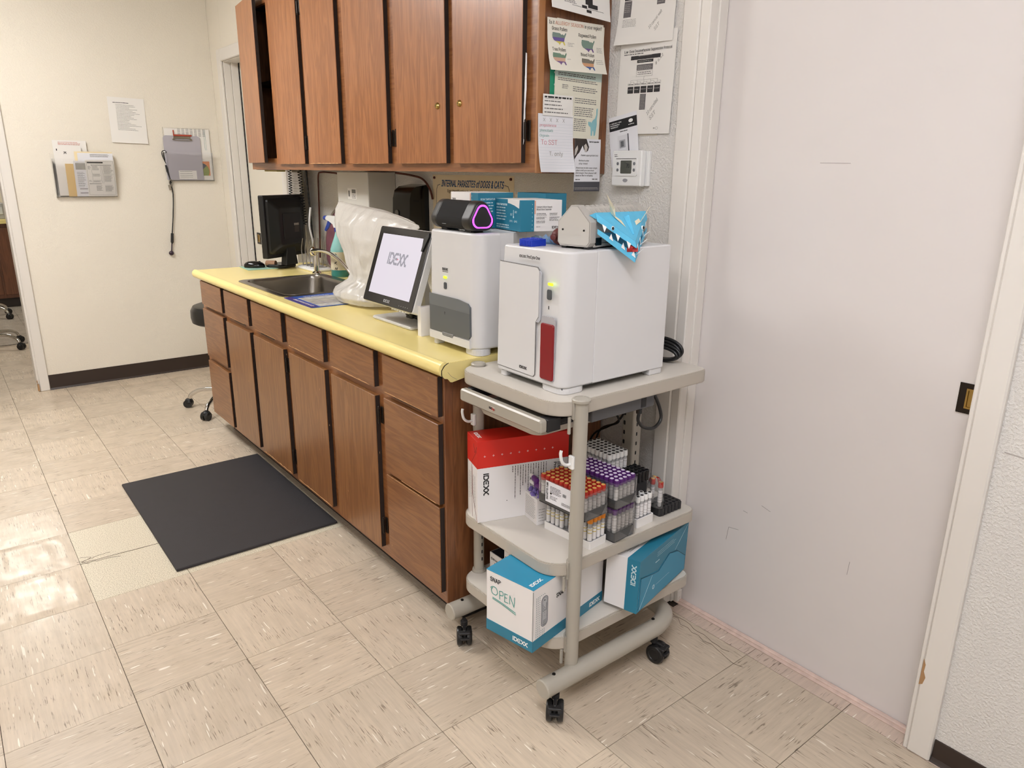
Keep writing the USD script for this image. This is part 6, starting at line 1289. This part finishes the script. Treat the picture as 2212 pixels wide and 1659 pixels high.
q.print('chart_block', [plate(.020 + k * .033, .050 + k * .033, .122, .150) for k in range(3)] + [plate(.118, .146, .131, .15)], BLKB)
q.print('chart_block', [plate(.020, .050, .076, .120), plate(.148, .178, .100, .150)], GRYB)
q.print('block_print', para(.023, .047, .112, 5, .0016, .005, re_, .9, .0007) + para(.151, .175, .142, 8, .0016, .005, re_, .9, .0007), INKL)
q.print('print', para(.02, .075, .070, 6, .0016, .0038, re_, .95), INKL)
q.print('handwriting', [note('10 cancel wait', .128, .036, .008, .06, .8), note('SST', .150, .030, .009, .022, .8)], INKL)
q = wall_paper('manual_leaflet', 'thermostat manual leaflet with a black band tilted on the back wall', .842, 1.436, .118, .150, .0045, lambda u, v: .0008 + 0 * u, PAPERB, .155)
q.print('dark_band', plate(.002, .118, .108, .138, .0003), pm('band_black', (24, 24, 28), .5)); q.print('band_print', [text(s, .0034, w=w).apply_translation([.006, y, .0004]) for s, y, w in (('2-WIRE OR 3-WIRE', .1285, .048), ('PROGRAMMABLE', .1225, .040), ('THERMOSTAT', .1165, .034))] + [prism(affinity.scale(sg.Point(.093, .127).buffer(.009, 8), 1.0, .6), .0006, .0008)] + words(.082, .108, .1155, .0018, re_, .95, .0006), WHITEI)
q.print('heading', text("Owner's Manual", .0036, w=.032).apply_translation([.045, .100, 0]), INK)
q.print('picture', [plate(.034, .076, .036, .090, .0003)], pm('pic_pale', (216, 216, 220), .7)); q.print('picture_side', plate(.076, .0805, .034, .091, .0003), pm('pic_dark', (70, 70, 76), .6))
q.print('picture_screen', [plate(.041, .066, .052, .076, .0006)], pm('pic_grey', (160, 160, 164), .7)); q.print('picture_display', plate(.047, .059, .056, .072, .0009), pm('pic_slate', (92, 94, 98), .7))
th_ = Thing('thermostat', 'white square wall thermostat with a grey display and four buttons', 'thermostat', (.935, YW, 1.385))
th_.add('wall_plate', slab(.872, 1.004, 1.529, YW - .0005, 1.381, 1.485, r=.003, axis='y'), WHITEP, world=True)
th_.add('cover', slab(.870, .993, 1.506, 1.528, 1.380, 1.487, r=.005, c=.003, axis='y'), WHITEP, world=True)
TX0, TZ0 = .870, 1.380
th_.add('bezel', prism(sg.Polygon(rrect(TX0 + .016, TX0 + .108, TZ0 + .031, TZ0 + .085, .005, 4)), 1.5035, 1.5065, 'y'), WHITEP, world=True)
th_.add('bezel_shadow', slab(TX0 + .020, TX0 + .104, 1.5030, 1.5040, TZ0 + .0815, TZ0 + .0838, c=.0002), INKG, world=True)
th_.add('display', slab(TX0 + .040, TX0 + .086, 1.5022, 1.5040, TZ0 + .0385, TZ0 + .0775, r=.003, c=.0004, axis='y'), pm('lcd', (84, 86, 78), .15), world=True)
th_.add('digits', FX(cat([text('70', .013, bold=True, w=.014).apply_translation([.0235, .017, 0]), plate(.018, .021, .03, .034)]), TX0 + .040, 1.5022, TZ0 + .0385), pm('lcd_ink', (40, 42, 40), .4), world=True)
for dx, dz in ((.028, .068), (.028, .049), (.097, .068), (.097, .049)):
    th_.add('button', prism(affinity.scale(sg.Point(TX0 + dx, TZ0 + dz).buffer(.0044, 8), .9, 1.05), 1.5015, 1.5040, 'y'), pm('button_grey', (112, 114, 118), .4), world=True)
th_.add('print', FX(cat(words(.010, .022, .094, .0022, re_, .9) + words(.010, .026, .089, .0022, re_, .9) + [plate(.0265, .030, .0755, .0775), plate(.026, .030, .057, .059), plate(.0955, .099, .0755, .0775), plate(.095, .098, .0405, .0425)]), TX0, 1.5058, TZ0), INKG, world=True)
th_.add('maker_oval', prism(affinity.scale(sg.Point(TX0 + .060, TZ0 + .018).buffer(.0095, 10), 1.0, .55), 1.5045, 1.5062, 'y'), pm('oval_grey', (150, 150, 154), .4), world=True)
